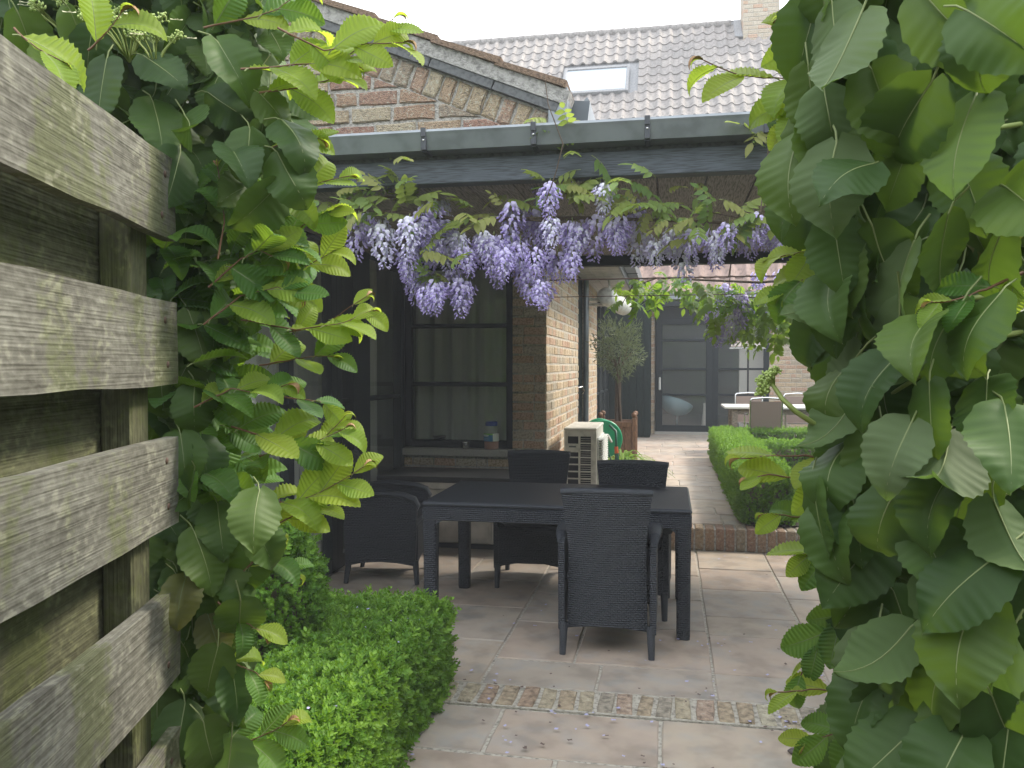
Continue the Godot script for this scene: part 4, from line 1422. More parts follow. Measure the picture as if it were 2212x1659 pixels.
func make_back_terrace() -> void:
	# planter and olive tree
	var p := thing("wooden_planter", "square teak planter box with ball finials holding the olive tree", "planter", Vector3(-0.645, 0.19, -10.85))
	for s in [-1.0, 1.0]:
		for q in [-1.0, 1.0]:
			var po := MB.new()
			po.box(Vector3(s * 0.215, 0.345, q * 0.215), Vector3(0.055, 0.69, 0.055), 0.005)
			var pn := obj("corner_post", po, M.teak, p)
			var fi := MB.new()
			fi.lathe([Vector2(0.0, 0.685), Vector2(0.02, 0.69), Vector2(0.015, 0.7), Vector2(0.028, 0.71), Vector2(0.036, 0.73), Vector2(0.03, 0.755), Vector2(0.0, 0.768)], Vector3(s * 0.215, 0, q * 0.215), 12)
			obj("finial", fi, M.teak, pn)
	for a in 4:
		var b := Basis(Vector3.UP, a * PI / 2)
		for yy in [0.12, 0.61]:
			var r := MB.new()
			r.box(b * Vector3(0, yy, 0.215), Vector3(0.374, 0.07, 0.035), 0.004, b)
			obj("rail", r, M.teak, p)
		for k in 4:
			var bd := MB.new()
			bd.box(b * Vector3(-0.14 + k * 0.0935, 0.365, 0.208), Vector3(0.09, 0.418, 0.018), 0.003, b)
			obj("panel_board", bd, M.teak, p)
	var so := MB.new()
	so.ab(Vector3(-0.19, 0.08, -0.19), Vector3(0.19, 0.6, 0.19))
	obj("soil", so, M.soil, p)
	var ol := thing("olive_tree", "clipped olive tree with grey-green ball crown in the teak planter", "tree", Vector3(-0.645, 0.79, -10.85))
	var tk := MB.new()
	for k in 3:
		var ph := k * 2.1
		var path := []
		for i in 8:
			var h := i / 7.0 * 0.8
			path.append(Vector3(cos(ph + h * 3.0) * (0.03 - 0.012 * h), h, sin(ph + h * 3.0) * 0.03))
		tk.tube(path, [0.022, 0.02, 0.019, 0.018, 0.017, 0.016], 8)
	for k in 9:
		var a := k * 0.7
		tk.tube([Vector3(0, 0.7, 0), Vector3(cos(a) * 0.1, 0.85, sin(a) * 0.1), Vector3(cos(a) * 0.22, 1.0 + 0.1 * sin(a * 3.0), sin(a) * 0.22)], [0.012, 0.008, 0.004], 5)
	obj("trunk", tk, M.bark, ol)
	var lf := simple_leaf(0.058, 0.014, 0.004)
	var crowns := [[], [], []]
	for i in 2300:
		var d := Vector3(rng.randfn(), rng.randfn(), rng.randfn()).normalized()
		var lump := 1.0 + 0.2 * sin(d.x * 5.0 + 1.0) * sin(d.y * 6.0) + 0.08 * sin(d.z * 9.0)
		var r := 0.33 * pow(rng.randf(), 0.3) * lump
		var pos := Vector3(0, 0.985, 0) + d * Vector3(r, r * 1.16, r)
		var dir := (d + Vector3(rng.randfn() * 0.6, rng.randfn() * 0.6 + 0.3, rng.randfn() * 0.6)).normalized()
		crowns[rng.randi() % 3].append(Transform3D(facing(dir, Vector3(rng.randfn(), 1.0, rng.randfn()), rnd(0.7, 1.2)), pos))
	for k in 3:
		stuff("crown", lf, M["olive%d" % k], crowns[k], ol)
	# strap-leaved plant in a pot
	var ag := thing("strap_leaf_plant", "pot plant with long arching strap leaves in front of the teak planter", "plant", Vector3(-0.52, 0.19, -9.75))
	var pt := MB.new()
	pt.lathe([Vector2(0, 0), Vector2(0.1, 0), Vector2(0.14, 0.2), Vector2(0.15, 0.22), Vector2(0.13, 0.22), Vector2(0.12, 0.19), Vector2(0, 0.19)], Vector3.ZERO, 20)
	obj("pot", pt, M.black_plastic, ag)
	for i in 46:
		var a := rnd(0, TAU)
		var L := rnd(0.42, 0.66)
		var out := Vector3(cos(a), 0, sin(a))
		var up := rnd(0.7, 1.35)
		var sideways := out.cross(Vector3.UP)
		var rows := []
		for k in 7:
			var s := k / 6.0
			var c := Vector3(0, 0.18, 0) + out * (0.03 + L * s * (0.5 + 0.4 * s)) + Vector3.UP * (L * up * s - L * (0.35 + up * 0.75) * s * s)
			var w := 0.013 * (1.0 - pow(s, 3.0) * 0.9)
			rows.append(PackedVector3Array([c - sideways * w, c + Vector3(0, -0.004, 0), c + sideways * w]))
		var mb := MB.new()
		mb.grid(rows, false, true)
		obj("leaf", mb, M["strap%d" % (i % 2)], ag)
	# table, chairs, heater by the house
	var t := thing("garden_table", "pale topped garden table on wooden legs near the house doors", "table", Vector3(1.72, 0.19, -13.4))
	var tp := MB.new()
	tp.box(Vector3(0, 0.725, 0), Vector3(1.75, 0.035, 0.95), 0.006)
	obj("tabletop", tp, M.white_paint, t)
	for s in [-1.0, 1.0]:
		for q in [-1.0, 1.0]:
			var l := MB.new()
			l.box(Vector3(s * 0.72, 0.35, q * 0.37), Vector3(0.085, 0.7, 0.085), 0.006)
			obj("leg", l, M.grey_teak, t)
	var rl := MB.new()
	rl.box(Vector3(0, 0.66, 0.37), Vector3(1.35, 0.08, 0.03), 0.004)
	rl.box(Vector3(0, 0.66, -0.37), Vector3(1.35, 0.08, 0.03), 0.004)
	obj("apron", rl, M.grey_teak, t)
	var sling := mat("sling", lin(0.27, 0.2, 0.165), 0.8, {"tex": noise_cache["speck"], "scale": 20.0})
	var labels := ["metal sling chair with its brown back turned to the path, before the garden table", "metal sling chair on the house side of the garden table", "metal sling chair beside the others, half hidden behind hedge leaves"]
	var first: Node3D = null
	for a in [[Vector3(1.38, 0.19, -12.55), PI, 0], [Vector3(1.34, 0.19, -14.2), 0.0, 1], [Vector3(2.12, 0.19, -14.1), 0.0, 2]]:
		var c: Node3D
		if first == null:
			c = thing("sling_chair", labels[0], "chair", a[0], "sling chairs at the garden table", a[1])
			first = c
			for s in [-1.0, 1.0]:
				var fr := MB.new()
				fr.tube([Vector3(s * 0.225, 0.0, -0.28), Vector3(s * 0.22, 0.42, -0.18), Vector3(s * 0.22, 0.86, -0.28)], [0.014], 8)
				obj("back_upright", fr, M.steel, c)
				var f2 := MB.new()
				f2.tube([Vector3(s * 0.26, 0.0, 0.22), Vector3(s * 0.26, 0.6, 0.2), Vector3(s * 0.26, 0.65, 0.16), Vector3(s * 0.255, 0.66, -0.2)], [0.014], 8)
				obj("arm_frame", f2, M.steel, c)
			var tr := MB.new()
			tr.tube([Vector3(-0.22, 0.86, -0.28), Vector3(-0.2, 0.89, -0.285), Vector3(0, 0.905, -0.29), Vector3(0.2, 0.89, -0.285), Vector3(0.22, 0.86, -0.28)], [0.014], 8)
			obj("top_rail", tr, M.steel, c)
			var bk := MB.new()
			bk.face([Vector3(-0.21, 0.42, -0.182), Vector3(0.21, 0.42, -0.182), Vector3(0.21, 0.85, -0.28), Vector3(-0.21, 0.85, -0.28)], Vector3(0, 0, -1))
			obj("back_sling", bk, sling, c)
			var st := MB.new()
			st.face([Vector3(-0.22, 0.42, -0.18), Vector3(0.22, 0.42, -0.18), Vector3(0.22, 0.44, 0.22), Vector3(-0.22, 0.44, 0.22)], Vector3.UP)
			obj("seat_sling", st, sling, c)
			var cr := MB.new()
			cr.tube([Vector3(-0.222, 0.2, -0.24), Vector3(0.222, 0.2, -0.24)], [0.012], 8)
			cr.tube([Vector3(-0.24, 0.43, 0.21), Vector3(0.24, 0.43, 0.21)], [0.012], 8)
			obj("cross_rail", cr, M.steel, c)
		else:
			c = first.duplicate()
			c.name = numbered("sling_chair")
			add_child(c)
			c.position = a[0]
			c.rotation.y = a[1]
			c.set_meta("label", labels[a[2]])
	var ht := thing("patio_heater", "electric patio heater with flat reflector head on a thin dark pole", "heater", Vector3(1.33, 0.19, -14.75))
	var hp := MB.new()
	hp.tube([Vector3(0.02, 0.0, 0), Vector3(0.02, 1.68, 0)], [0.016], 8)
	obj("pole", hp, M.black_plastic, ht)
	var hb := MB.new()
	hb.lathe([Vector2(0, 0), Vector2(0.2, 0), Vector2(0.2, 0.02), Vector2(0.03, 0.04), Vector2(0, 0.04)], Vector3(0.02, 0, 0), 20)
	obj("base", hb, M.black_plastic, ht)
	var hh := MB.new()
	hh.box(Vector3(0, 1.74, 0.05), Vector3(0.56, 0.13, 0.05), 0.01, Basis(Vector3(1, 0, 0), -0.4))
	obj("reflector", hh, mat("copper_grille", lin(0.25, 0.2, 0.17), 0.35, {"metal": 0.6}), ht)
	var he := MB.new()
	he.box(Vector3(0, 1.815, 0.03), Vector3(0.6, 0.022, 0.08), 0.004)
	he.box(Vector3(0, 1.665, 0.09), Vector3(0.6, 0.02, 0.05), 0.004)
	obj("head_edge", he, M.steel, ht)
	for k in 4:
		var tb := MB.new()
		tb.tube([Vector3(-0.27, 1.705 + k * 0.022, 0.09 - k * 0.01), Vector3(0.27, 1.705 + k * 0.022, 0.09 - k * 0.01)], [0.004], 6)
		obj("grille_wire", tb, M.steel, ht)
	# inside, behind the glass
	var bw := thing("bowl_chair", "pale blue bowl chair behind the glazed door", "chair", Vector3(0.18, 0.23, -18.0))
	var bb := MB.new()
	var rows2 := []
	var tilt := Basis(Vector3(1, 0, 0), -0.25) * Basis(Vector3(0, 0, 1), -0.32)
	for i in 9:
		var th := PI * 0.5 * i / 8.0
		var r2 := PackedVector3Array()
		for k in 28:
			var ph := TAU * k / 28.0
			r2.append(Vector3(0, 0.56, 0) + tilt * Vector3(cos(ph) * sin(th) * 0.36, -cos(th) * 0.3, sin(ph) * sin(th) * 0.36))
		rows2.append(r2)
	bb.grid(rows2, true, false)
	var rows3 := []
	for i in 9:
		var th := PI * 0.5 * (8 - i) / 8.0
		var r3 := PackedVector3Array()
		for k in 28:
			var ph := TAU * k / 28.0
			r3.append(Vector3(0, 0.56, 0) + tilt * Vector3(cos(ph) * sin(th) * 0.33, -cos(th) * 0.26, sin(ph) * sin(th) * 0.33))
		rows3.append(r3)
	bb.grid(rows3, true, false)
	obj("bowl", bb, M.bowl_blue, bw)
	var bl := MB.new()
	bl.lathe([Vector2(0, 0), Vector2(0.2, 0), Vector2(0.2, 0.012), Vector2(0.035, 0.03), Vector2(0.03, 0.3), Vector2(0, 0.3)], Vector3.ZERO, 20)
	obj("pedestal", bl, M.steel, bw)
	var vs := thing("floor_vase", "tall white cone-shaped vase behind the glazed door", "vase", Vector3(0.74, 0.23, -17.5))
	var vm := MB.new()
	vm.lathe([Vector2(0, 0), Vector2(0.075, 0), Vector2(0.075, 0.02), Vector2(0.05, 0.25), Vector2(0.028, 0.48), Vector2(0.034, 0.55), Vector2(0.026, 0.55), Vector2(0, 0.4)], Vector3.ZERO, 20)
	obj("vase_body", vm, M.white_paint, vs)

# ---------- slatted fence panel ----------
func make_fence() -> void:
	var at := px(342, 790, 1.45)
	at.y = 0.0
	var dirw := cam_basis * Vector3(0.0704, 0, 1.0)
	dirw.y = 0
	dirw = dirw.normalized()
	var f := thing("fence_panel", "weathered grey-green slatted wooden fence panel, mossy, beside the climbing hydrangea", "fence", at)
	# local -x runs from the free end towards the viewer, local z faces the path
	f.basis = Basis(-dirw, Vector3.UP, (-dirw).cross(Vector3.UP).normalized())
	# board print: grain, knots, grey weathering, moss, lichen (colour only) and its relief
	var W := 1024
	var H := 1024
	var im := Image.create(W, H, false, Image.FORMAT_RGB8)
	var bp := Image.create(W, H, false, Image.FORMAT_RGB8)
	var n1 := FastNoiseLite.new()
	n1.seed = 5
	n1.frequency = 0.012
	n1.fractal_octaves = 4
	var n2 := FastNoiseLite.new()
	n2.seed = 9
	n2.frequency = 0.05
	n2.fractal_octaves = 4
	var knots := [[120.0, 60.0, 8.0], [560.0, 190.0, 6.0], [330.0, 330.0, 9.0], [650.0, 420.0, 7.0], [90.0, 520.0, 7.0], [420.0, 640.0, 8.0], [700.0, 760.0, 6.0], [240.0, 880.0, 9.0], [520.0, 960.0, 6.0]]
	for y in H:
		for x in W:
			var fx := float(x)
			var fy := float(y)
			var warp := n1.get_noise_2d(fx * 0.22, fy * 0.12) * 22.0
			var ring := 0.5 + 0.5 * sin((fy + warp) * 0.5 + 1.5 * n1.get_noise_2d(fx * 0.12, fy * 1.5))
			var fine := n2.get_noise_2d(fx * 0.12, fy * 7.0)
			var big := n1.get_noise_2d(fx * 0.7 + 300.0, fy * 0.9)
			var mot := n2.get_noise_2d(fx * 1.3 + 99.0, fy * 1.3)
			var g := 0.5 + 0.16 * (ring - 0.5) + 0.26 * fine + 0.5 * big + 0.5 * mot
			var c := Color(0.33, 0.32, 0.285).lerp(Color(0.485, 0.48, 0.44), clampf(g, 0, 1))
			var moss := clampf((n1.get_noise_2d(fx * 0.8 + 800.0, fy * 0.22 + 500.0) + 0.35 * mot + 0.02) * 2.2, 0.0, 0.62)
			c = c.lerp(Color(0.33, 0.35, 0.21), moss)
			var lich := clampf((n1.get_noise_2d(fx * 1.1 + 50.0, fy * 1.1 + 750.0) + 0.9 * mot - 0.32) * 3.0, 0, 1)
			c = c.lerp(Color(0.56, 0.555, 0.49), lich * 0.5)
			for kk in knots:
				var dx: float = (fx - kk[0]) / 1.5
				var dy: float = fy - kk[1]
				var kd := sqrt(dx * dx + dy * dy) + 1.5 * mot
				if kd < kk[2]:
					c = c.lerp(Color(0.2, 0.17, 0.14), 0.75 * clampf((kk[2] - kd) / 3.0, 0, 1))
				elif kd < kk[2] * 2.4:
					c = c.lerp(Color(0.27, 0.245, 0.21), 0.35 * (0.5 + 0.5 * sin(kd * 1.4)) * (1.0 - kd / (kk[2] * 2.4)))
			im.set_pixel(x, y, c)
			var hh := clampf(0.5 + 0.25 * (ring - 0.5) + 0.4 * fine + 0.35 * mot, 0, 1)
			bp.set_pixel(x, y, Color(hh, hh, hh))
	var tex := ImageTexture.create_from_image(im)
	var btex := ImageTexture.create_from_image(bp)
	var wm := mat("old_timber", Color.WHITE, 0.93, {"tex": tex, "bump": btex, "bump_cm": 0.22})
	var wm2 := mat("old_timber_green", Color(0.86, 0.88, 0.72), 0.93, {"tex": tex, "bump": btex, "bump_cm": 0.22})
	var rows := [1.838, 1.59, 1.35, 1.082, 0.832, 0.575, 0.315]
	for i in rows.size():
		var y: float = rows[i]
		var h: float = [0.138, 0.145, 0.152, 0.158, 0.15, 0.15, 0.15][i]
		board(f, "front_board", Vector3(0.0 + [0.006, 0.0, 0.0, 0.0, -0.006, 0.004, 0][i], y - h * 0.5, 0.012), 1.75, h, 0.021, i * 0.137, wm, i)
		if i < rows.size() - 1:
			var yb: float = (y + rows[i + 1]) * 0.5
			board(f, "rear_board", Vector3(0.07 - 0.02 * (i % 2), yb - 0.11, -0.072), 1.65, 0.22, 0.019, 0.07 + i * 0.171, wm2, i + 3)
	for q in [[0.045, 0.075], [0.85, 0.07], [1.62, 0.07]]:
		var m := MB.new()
		var y0 := 0.02
		var y1 := 1.87
		m.box(Vector3(-q[0] - q[1] * 0.5, (y0 + y1) * 0.5, -0.026), Vector3(q[1], y1 - y0, 0.05), 0.004)
		uv_upright(m, 0.31 + q[0])
		obj("batten", m, wm2, f)
	var po := MB.new()
	po.box(Vector3(-1.79, 0.96, -0.03), Vector3(0.08, 1.92, 0.08), 0.005)
	uv_upright(po, 0.6)
	obj("post", po, wm2, f)

func uv_upright(m: MB, off: float) -> void:
	for i in m.v.size():
		m.uv[i] = Vector2(m.v[i].y * 0.55, off + m.v[i].x * 0.9 + m.v[i].z * 0.9)

func board(f: Node3D, called: String, at: Vector3, len_: float, h: float, th: float, off: float, m: Material, sd: int) -> void:
	# a sawn board with a slightly uneven outline and a worn, chipped free end
	var r := RandomNumberGenerator.new()
	r.seed = 77 + sd
	var poly := PackedVector2Array()
	var k := 14
	for i in k + 1:
		poly.append(Vector2(-at.x - len_ * i / k, at.y + r.randf_range(-0.0025, 0.0025)))
	for i in k + 1:
		poly.append(Vector2(-at.x - len_ * (k - i) / k, at.y + h + r.randf_range(-0.0035, 0.0025)))
	for i in 5:
		poly.append(Vector2(-at.x + r.randf_range(-0.003, 0.004), at.y + h * (4.5 - i) / 5.0))
	var mb := MB.new()
	mb.prism(poly, at.z + th, th, 0.0)
	for i in mb.v.size():
		mb.uv[i] = Vector2(0.955 + mb.v[i].x * 0.515, off + (mb.v[i].y - at.y) * 0.75 + (mb.v[i].z - at.z) * 0.8)
	var b := obj(called, mb, m, f)
	if called == "front_board":
		for q in [0.035, 0.11]:
			var nl := MB.new()
			nl.lathe([Vector2(0.006, -0.004), Vector2(0.006, 0.0012), Vector2(0.0, 0.0016)], Vector3(-at.x - 0.055 + r.randf_range(-0.012, 0.012), at.y + h * (q / 0.145), at.z + th), 8, Basis(Vector3(1, 0, 0), Vector3(0, 0, 1), Vector3(0, -1, 0)))
			obj("nail", nl, M.rust_rod, b)

# ---------- leaves ----------
func simple_leaf(L: float, W: float, fold: float) -> ArrayMesh:
	var mb := MB.new()
	var rows := []
	for q in [[0.0, 0.05], [0.3, 0.9], [0.62, 0.85], [1.0, 0.03]]:
		rows.append(PackedVector3Array([Vector3(q[0] * L, fold * q[1], -W * q[1] * 0.5), Vector3(q[0] * L, 0, 0), Vector3(q[0] * L, fold * q[1], W * q[1] * 0.5)]))
	mb.grid(rows, false, true)
	return mb.mesh()

# blade along +x, upper side +y; rows run out along the side veins, so folds and teeth follow them
func leaf_mesh(L: float, W: float, veins: int, o: Dictionary) -> ArrayMesh:
	var r := RandomNumberGenerator.new()
	r.seed = o.get("seed", 1)
	var mb := MB.new()
	var rows := []
	var nrow := veins * 4 + 1
	var half := 4
	var curl: float = o.get("curl", 0.2)
	var fold: float = o.get("fold", 0.25)
	var pleat: float = o.get("pleat", 0.0)
	var teeth: float = o.get("teeth", 0.05)
	var wave: float = o.get("wave", 0.0)
	var ph := r.randf() * TAU
	var side := r.randf_range(-0.06, 0.06)
	for i in nrow:
		var t := float(i) / (nrow - 1)
		var w: float
		if o.get("round", false):
			w = W * 0.5 * pow(t, 0.42) * pow(1.0 - t, 1.02) / 0.425
		else:
			w = W * 0.5 * pow(sin(PI * pow(t, 0.82)), 0.72)
		if i == 0:
			w = W * 0.06
		if i == nrow - 1:
			w = 0.0
		var row := PackedVector3Array()
		for j in 2 * half + 1:
			var s := float(j) / half - 1.0
			var a := absf(s)
			var ww := w
			if j == 0 or j == 2 * half:
				ww *= 1.0 + teeth * [-0.6, 0.3, 1.0, -0.9][i % 4] * (1.0 + r.randf_range(-0.3, 0.3))
			var x: float = L * (t + o.get("sweep", 0.16) * a * (1.0 - t) * minf(1.0, 4.0 * t + 0.15) - o.get("heart", 0.0) * a * pow(1.0 - t, 4.0))
			var z := ww * s + side * L * sin(PI * t)
			var y: float = fold * ww * a * (1.0 - 0.35 * a) + pleat * [-1.0, -0.1, 1.0, 0.1][i % 4] * L * minf(a * 1.6, 1.0) * (1.0 if i > 0 and i < nrow - 1 else 0.0)
			y += wave * L * sin(t * 9.0 + ph + s * 2.0) * a
			# bend down along the length
			var bend := curl * t * t
			var q := Vector3(x * cos(bend) + y * sin(bend) * 0.5, y * cos(bend) - x * sin(bend) * 0.8, z)
			row.append(q)
		rows.append(row)
	mb.grid(rows, false, true)
	var m := mb.mesh()
	var rib := MB.new()
	var path := []
	var rad := []
	var pet: float = o.get("petiole", 0.12)
	path.append(Vector3(-pet * L, -pet * L * 0.35, pet * L * 0.2))
	rad.append(L * 0.012)
	path.append(Vector3(-pet * L * 0.45, -pet * L * 0.06, pet * L * 0.05))
	rad.append(L * 0.012)
	for i in range(0, nrow, 4):
		path.append(rows[i][half] + Vector3(0, -L * 0.003, 0))
		rad.append(L * 0.011 * (1.0 - 0.75 * i / nrow))
	rib.tube(path, rad, 5, false)
	if o.get("side_ribs", false):
		for i in range(2, nrow - 3, 2):
			for d in [-1, 1]:
				var vp := []
				for k in half:
					vp.append(rows[i][half + d * k] + Vector3(0, -L * 0.0006, 0))
				rib.tube(vp, [L * 0.005, L * 0.004, L * 0.003, L * 0.0015], 3, false)
	rib.mesh(m)
	return m

# specs: [transform, mesh, blade material, rib material, nearness]
func plant_leaves(parent: Node3D, specs: Array, most := 290, called := "leaf") -> void:
	specs.sort_custom(func(a, b): return a[4] < b[4])
	var rest := {}
	for i in specs.size():
		var s: Array = specs[i]
		if i < most:
			var o := MeshInstance3D.new()
			o.name = called
			o.mesh = s[1]
			o.transform = s[0]
			o.set_surface_override_material(0, s[2])
			if s[1].get_surface_count() > 1:
				o.set_surface_override_material(1, s[3])
			parent.add_child(o, true)
		else:
			var key := [s[1].get_rid().get_id(), s[2].resource_name]
			if not rest.has(key):
				rest[key] = [s[1], s[2], []]
			rest[key][2].append(s[0])
	for k in rest:
		stuff("inner_leaves", rest[k][0], rest[k][1], rest[k][2], parent)

func in_poly(poly: PackedVector2Array) -> Vector2:
	var lo := poly[0]
	var hi := poly[0]
	for p in poly:
		lo = lo.min(p)
		hi = hi.max(p)
	for k in 200:
		var q := Vector2(rnd(lo.x, hi.x), rnd(lo.y, hi.y))
		if Geometry2D.is_point_in_polygon(q, poly):
			return q
	return poly[0]

func pv(a: Array) -> PackedVector2Array:
	var r := PackedVector2Array()
	for q in a:
		r.append(Vector2(q[0], q[1]))
	return r

var horn_leaves := []
var horn_small := []
var hyd_leaves := []

func make_leaf_kinds() -> void:
	for i in 5:
		horn_leaves.append(leaf_mesh(0.085, 0.05, 12, {"seed": i, "curl": [0.25, 0.5, 0.1, 0.7, 0.35][i], "fold": [0.2, 0.35, 0.12, 0.4, 0.28][i], "pleat": 0.013, "teeth": 0.05, "sweep": 0.17, "petiole": 0.1}))
	for i in 2:
		horn_small.append(leaf_mesh(0.04, 0.016, 7, {"seed": 20 + i, "curl": 1.0, "fold": 0.9, "pleat": 0.012, "teeth": 0.06, "sweep": 0.2, "petiole": 0.1}))
	for i in 6:
		hyd_leaves.append(leaf_mesh(0.112, 0.088, 9, {"seed": 40 + i, "round": true, "curl": [0.4, 0.6, 0.25, 0.5, 0.85, 0.15][i], "fold": [-0.3, 0.4, -0.15, 0.6, -0.45, 0.12][i], "pleat": 0.0055, "teeth": 0.04, "sweep": 0.2, "heart": 0.13, "petiole": 0.34, "wave": [0.035, 0.045, 0.03, 0.03, 0.05, 0.035][i]}))

func horn_mat(young: bool) -> Material:
	return M["horn_young%d" % (rng.randi() % 3)] if young else M["horn%d" % (rng.randi() % 3)]

# a twig through pixel points at depth d, leaves set alternately, buds at its tip
func sprig(parent: Node3D, pts: Array, d: float, nleaf: int, size: float, young: float, specs: Array, tilt := 0.5) -> void:
	size *= 1.06
	var path := []
	for i in pts.size():
		path.append(px(pts[i][0], pts[i][1], d + (pts[i][2] if pts[i].size() > 2 else 0.0)))
	var mb := MB.new()
	var fine := []
	for i in path.size() - 1:
		for k in 4:
			fine.append((path[i] as Vector3).lerp(path[i + 1], k / 4.0) + Vector3(0, rnd(-0.001, 0.001), 0))
	fine.append(path[-1])
	mb.tube(fine, [0.002, 0.0019, 0.0018, 0.0016, 0.0014, 0.0012, 0.001, 0.0009], 6)
	obj("twig", mb, M.rib_red, parent)
	for i in nleaf:
		var t := (i + 0.4) / nleaf
		var f := t * (fine.size() - 1)
		var a: Vector3 = fine[int(f)]
		var b: Vector3 = fine[mini(int(f) + 1, fine.size() - 1)]
		var pos := a.lerp(b, f - int(f))
		var dir: Vector3 = (fine[-1] - fine[0]).normalized()
		var view := (CAM - pos).normalized()
		# the spray lies in a plane tipped between level and facing the viewer
		var nrm := (Vector3.UP * (1.0 - tilt) + view * tilt + Vector3(rng.randfn(), rng.randfn(), rng.randfn()) * 0.22).normalized()
		var across := dir.cross(nrm).normalized() * (1.0 if i % 2 else -1.0)
		var ang := rnd(0.55, 1.0) * (1.0 - 0.5 * t)
		var ld := (dir * cos(ang) + across * sin(ang) + Vector3(0, rnd(-0.25, 0.1), 0)).normalized()
		var s := size / 0.085 * rnd(0.8, 1.12) * (0.75 + 0.35 * sin(PI * minf(t + 0.2, 1.0)))
		specs.append([Transform3D(facing(ld, nrm, s), pos), horn_leaves[rng.randi() % 5], horn_mat(rng.randf() < young), M.rib, d - 1.0])
	# tip: young folded leaves and a brown bud
	var tip: Vector3 = fine[-1]
	var td: Vector3 = (fine[-1] - fine[-3]).normalized()
	for k in 2:
		var ld2 := (td + Vector3(rnd(-0.4, 0.4), rnd(-0.5, 0.3), rnd(-0.3, 0.3))).normalized()
		specs.append([Transform3D(facing(ld2, Vector3(rnd(-0.3, 0.3), 1, 0.4), size / 0.085 * rnd(0.5, 0.8)), tip), horn_small[k], M.horn_young1 if k else M.bud, M.rib_red, d - 1.0])

func hyd_leaf(specs: Array, pos: Vector3, out: Vector3, size: float, d: float, pale: float, depth_key := 0.0) -> void:
	var dir := (Vector3.DOWN * rnd(0.7, 1.2) + out * rnd(0.05, 0.6) + Vector3(rng.randfn() * 0.38, rng.randfn() * 0.22, rng.randfn() * 0.38)).normalized()
	var nrm := (out * rnd(0.7, 1.2) + Vector3.UP * rnd(0.15, 0.75) + Vector3(rng.randfn(), rng.randfn(), rng.randfn()) * 0.34).normalized()
	var under := rng.randf() < pale
	var m: Material = M["hyd_pale%d" % (rng.randi() % 3)] if under else (M.hyd_old0 if rng.randf() < 0.012 else M["hyd%d" % (rng.randi() % 4)])
	specs.append([Transform3D(facing(dir, -nrm if under and rng.randf() < 0.6 else nrm, size / 0.105), pos), hyd_leaves[rng.randi() % 6], m, M.rib, d + depth_key])

# lacecap: branching stalks, small round buds, a few cream sepals
func lacecap(parent: Node3D, at: Vector3, up: Vector3, size: float, nb: int, sepals: int, bs := 1.0) -> void:
	var st := MB.new()
	var bd := MB.new()
	var base := at - up * size * 0.9
	for k in nb:
		var a := TAU * k / nb + rnd(-0.2, 0.2)
		var sidev := up.cross(Vector3(0.3, 0.1, 0.9)).normalized()
		var out := sidev.rotated(up, a)
		var e := at + out * size * rnd(0.35, 1.0) + up * rnd(-0.1, 0.12) * size
		st.tube([base, base.lerp(e, 0.5) + up * size * 0.12, e], [0.0022, 0.0016, 0.001], 5)
		for q in 9:
			var e2 := e + (out.rotated(up, rnd(-1.6, 1.6)) * rnd(0.05, 0.28) + up * rnd(0.02, 0.16)) * size
			st.tube([e.lerp(base, rnd(0.0, 0.2)), e2], [0.0009, 0.0006], 4)
			for w in 3:
				var c := e2 + Vector3(rnd(-1, 1), rnd(-1, 1), rnd(-1, 1)) * 0.0045
				bd.lathe([Vector2(0, -0.0022) * bs, Vector2(0.0019, -0.001) * bs, Vector2(0.0021, 0.0005) * bs, Vector2(0.001, 0.002) * bs, Vector2(0, 0.0023) * bs], c, 6)
	var f := Node3D.new()
	f.name = "flower_head"
	parent.add_child(f, true)
	obj("stalks", st, M.stem_green, f)
	obj("flower_buds", bd, M.berry, f)
	for k in sepals:
		var a := TAU * k / sepals + 0.4
		var out := up.cross(Vector3(0.3, 0.1, 0.9)).normalized().rotated(up, a)
		var c := at + out * size * 1.15 + up * size * 0.1
		var sp := MB.new()
		for q in 4:
			var d := out.rotated(up, q * TAU / 4.0)
			var w := d.cross(up)
			sp.grid([PackedVector3Array([c, c, c]), PackedVector3Array([c + d * 0.005 - w * 0.005, c + d * 0.006 + up * 0.001, c + d * 0.005 + w * 0.005]), PackedVector3Array([c + d * 0.010 - w * 0.004, c + d * 0.011 + up * 0.002, c + d * 0.010 + w * 0.004])], false, true)
		obj("sepal", sp, M.sepal, f)

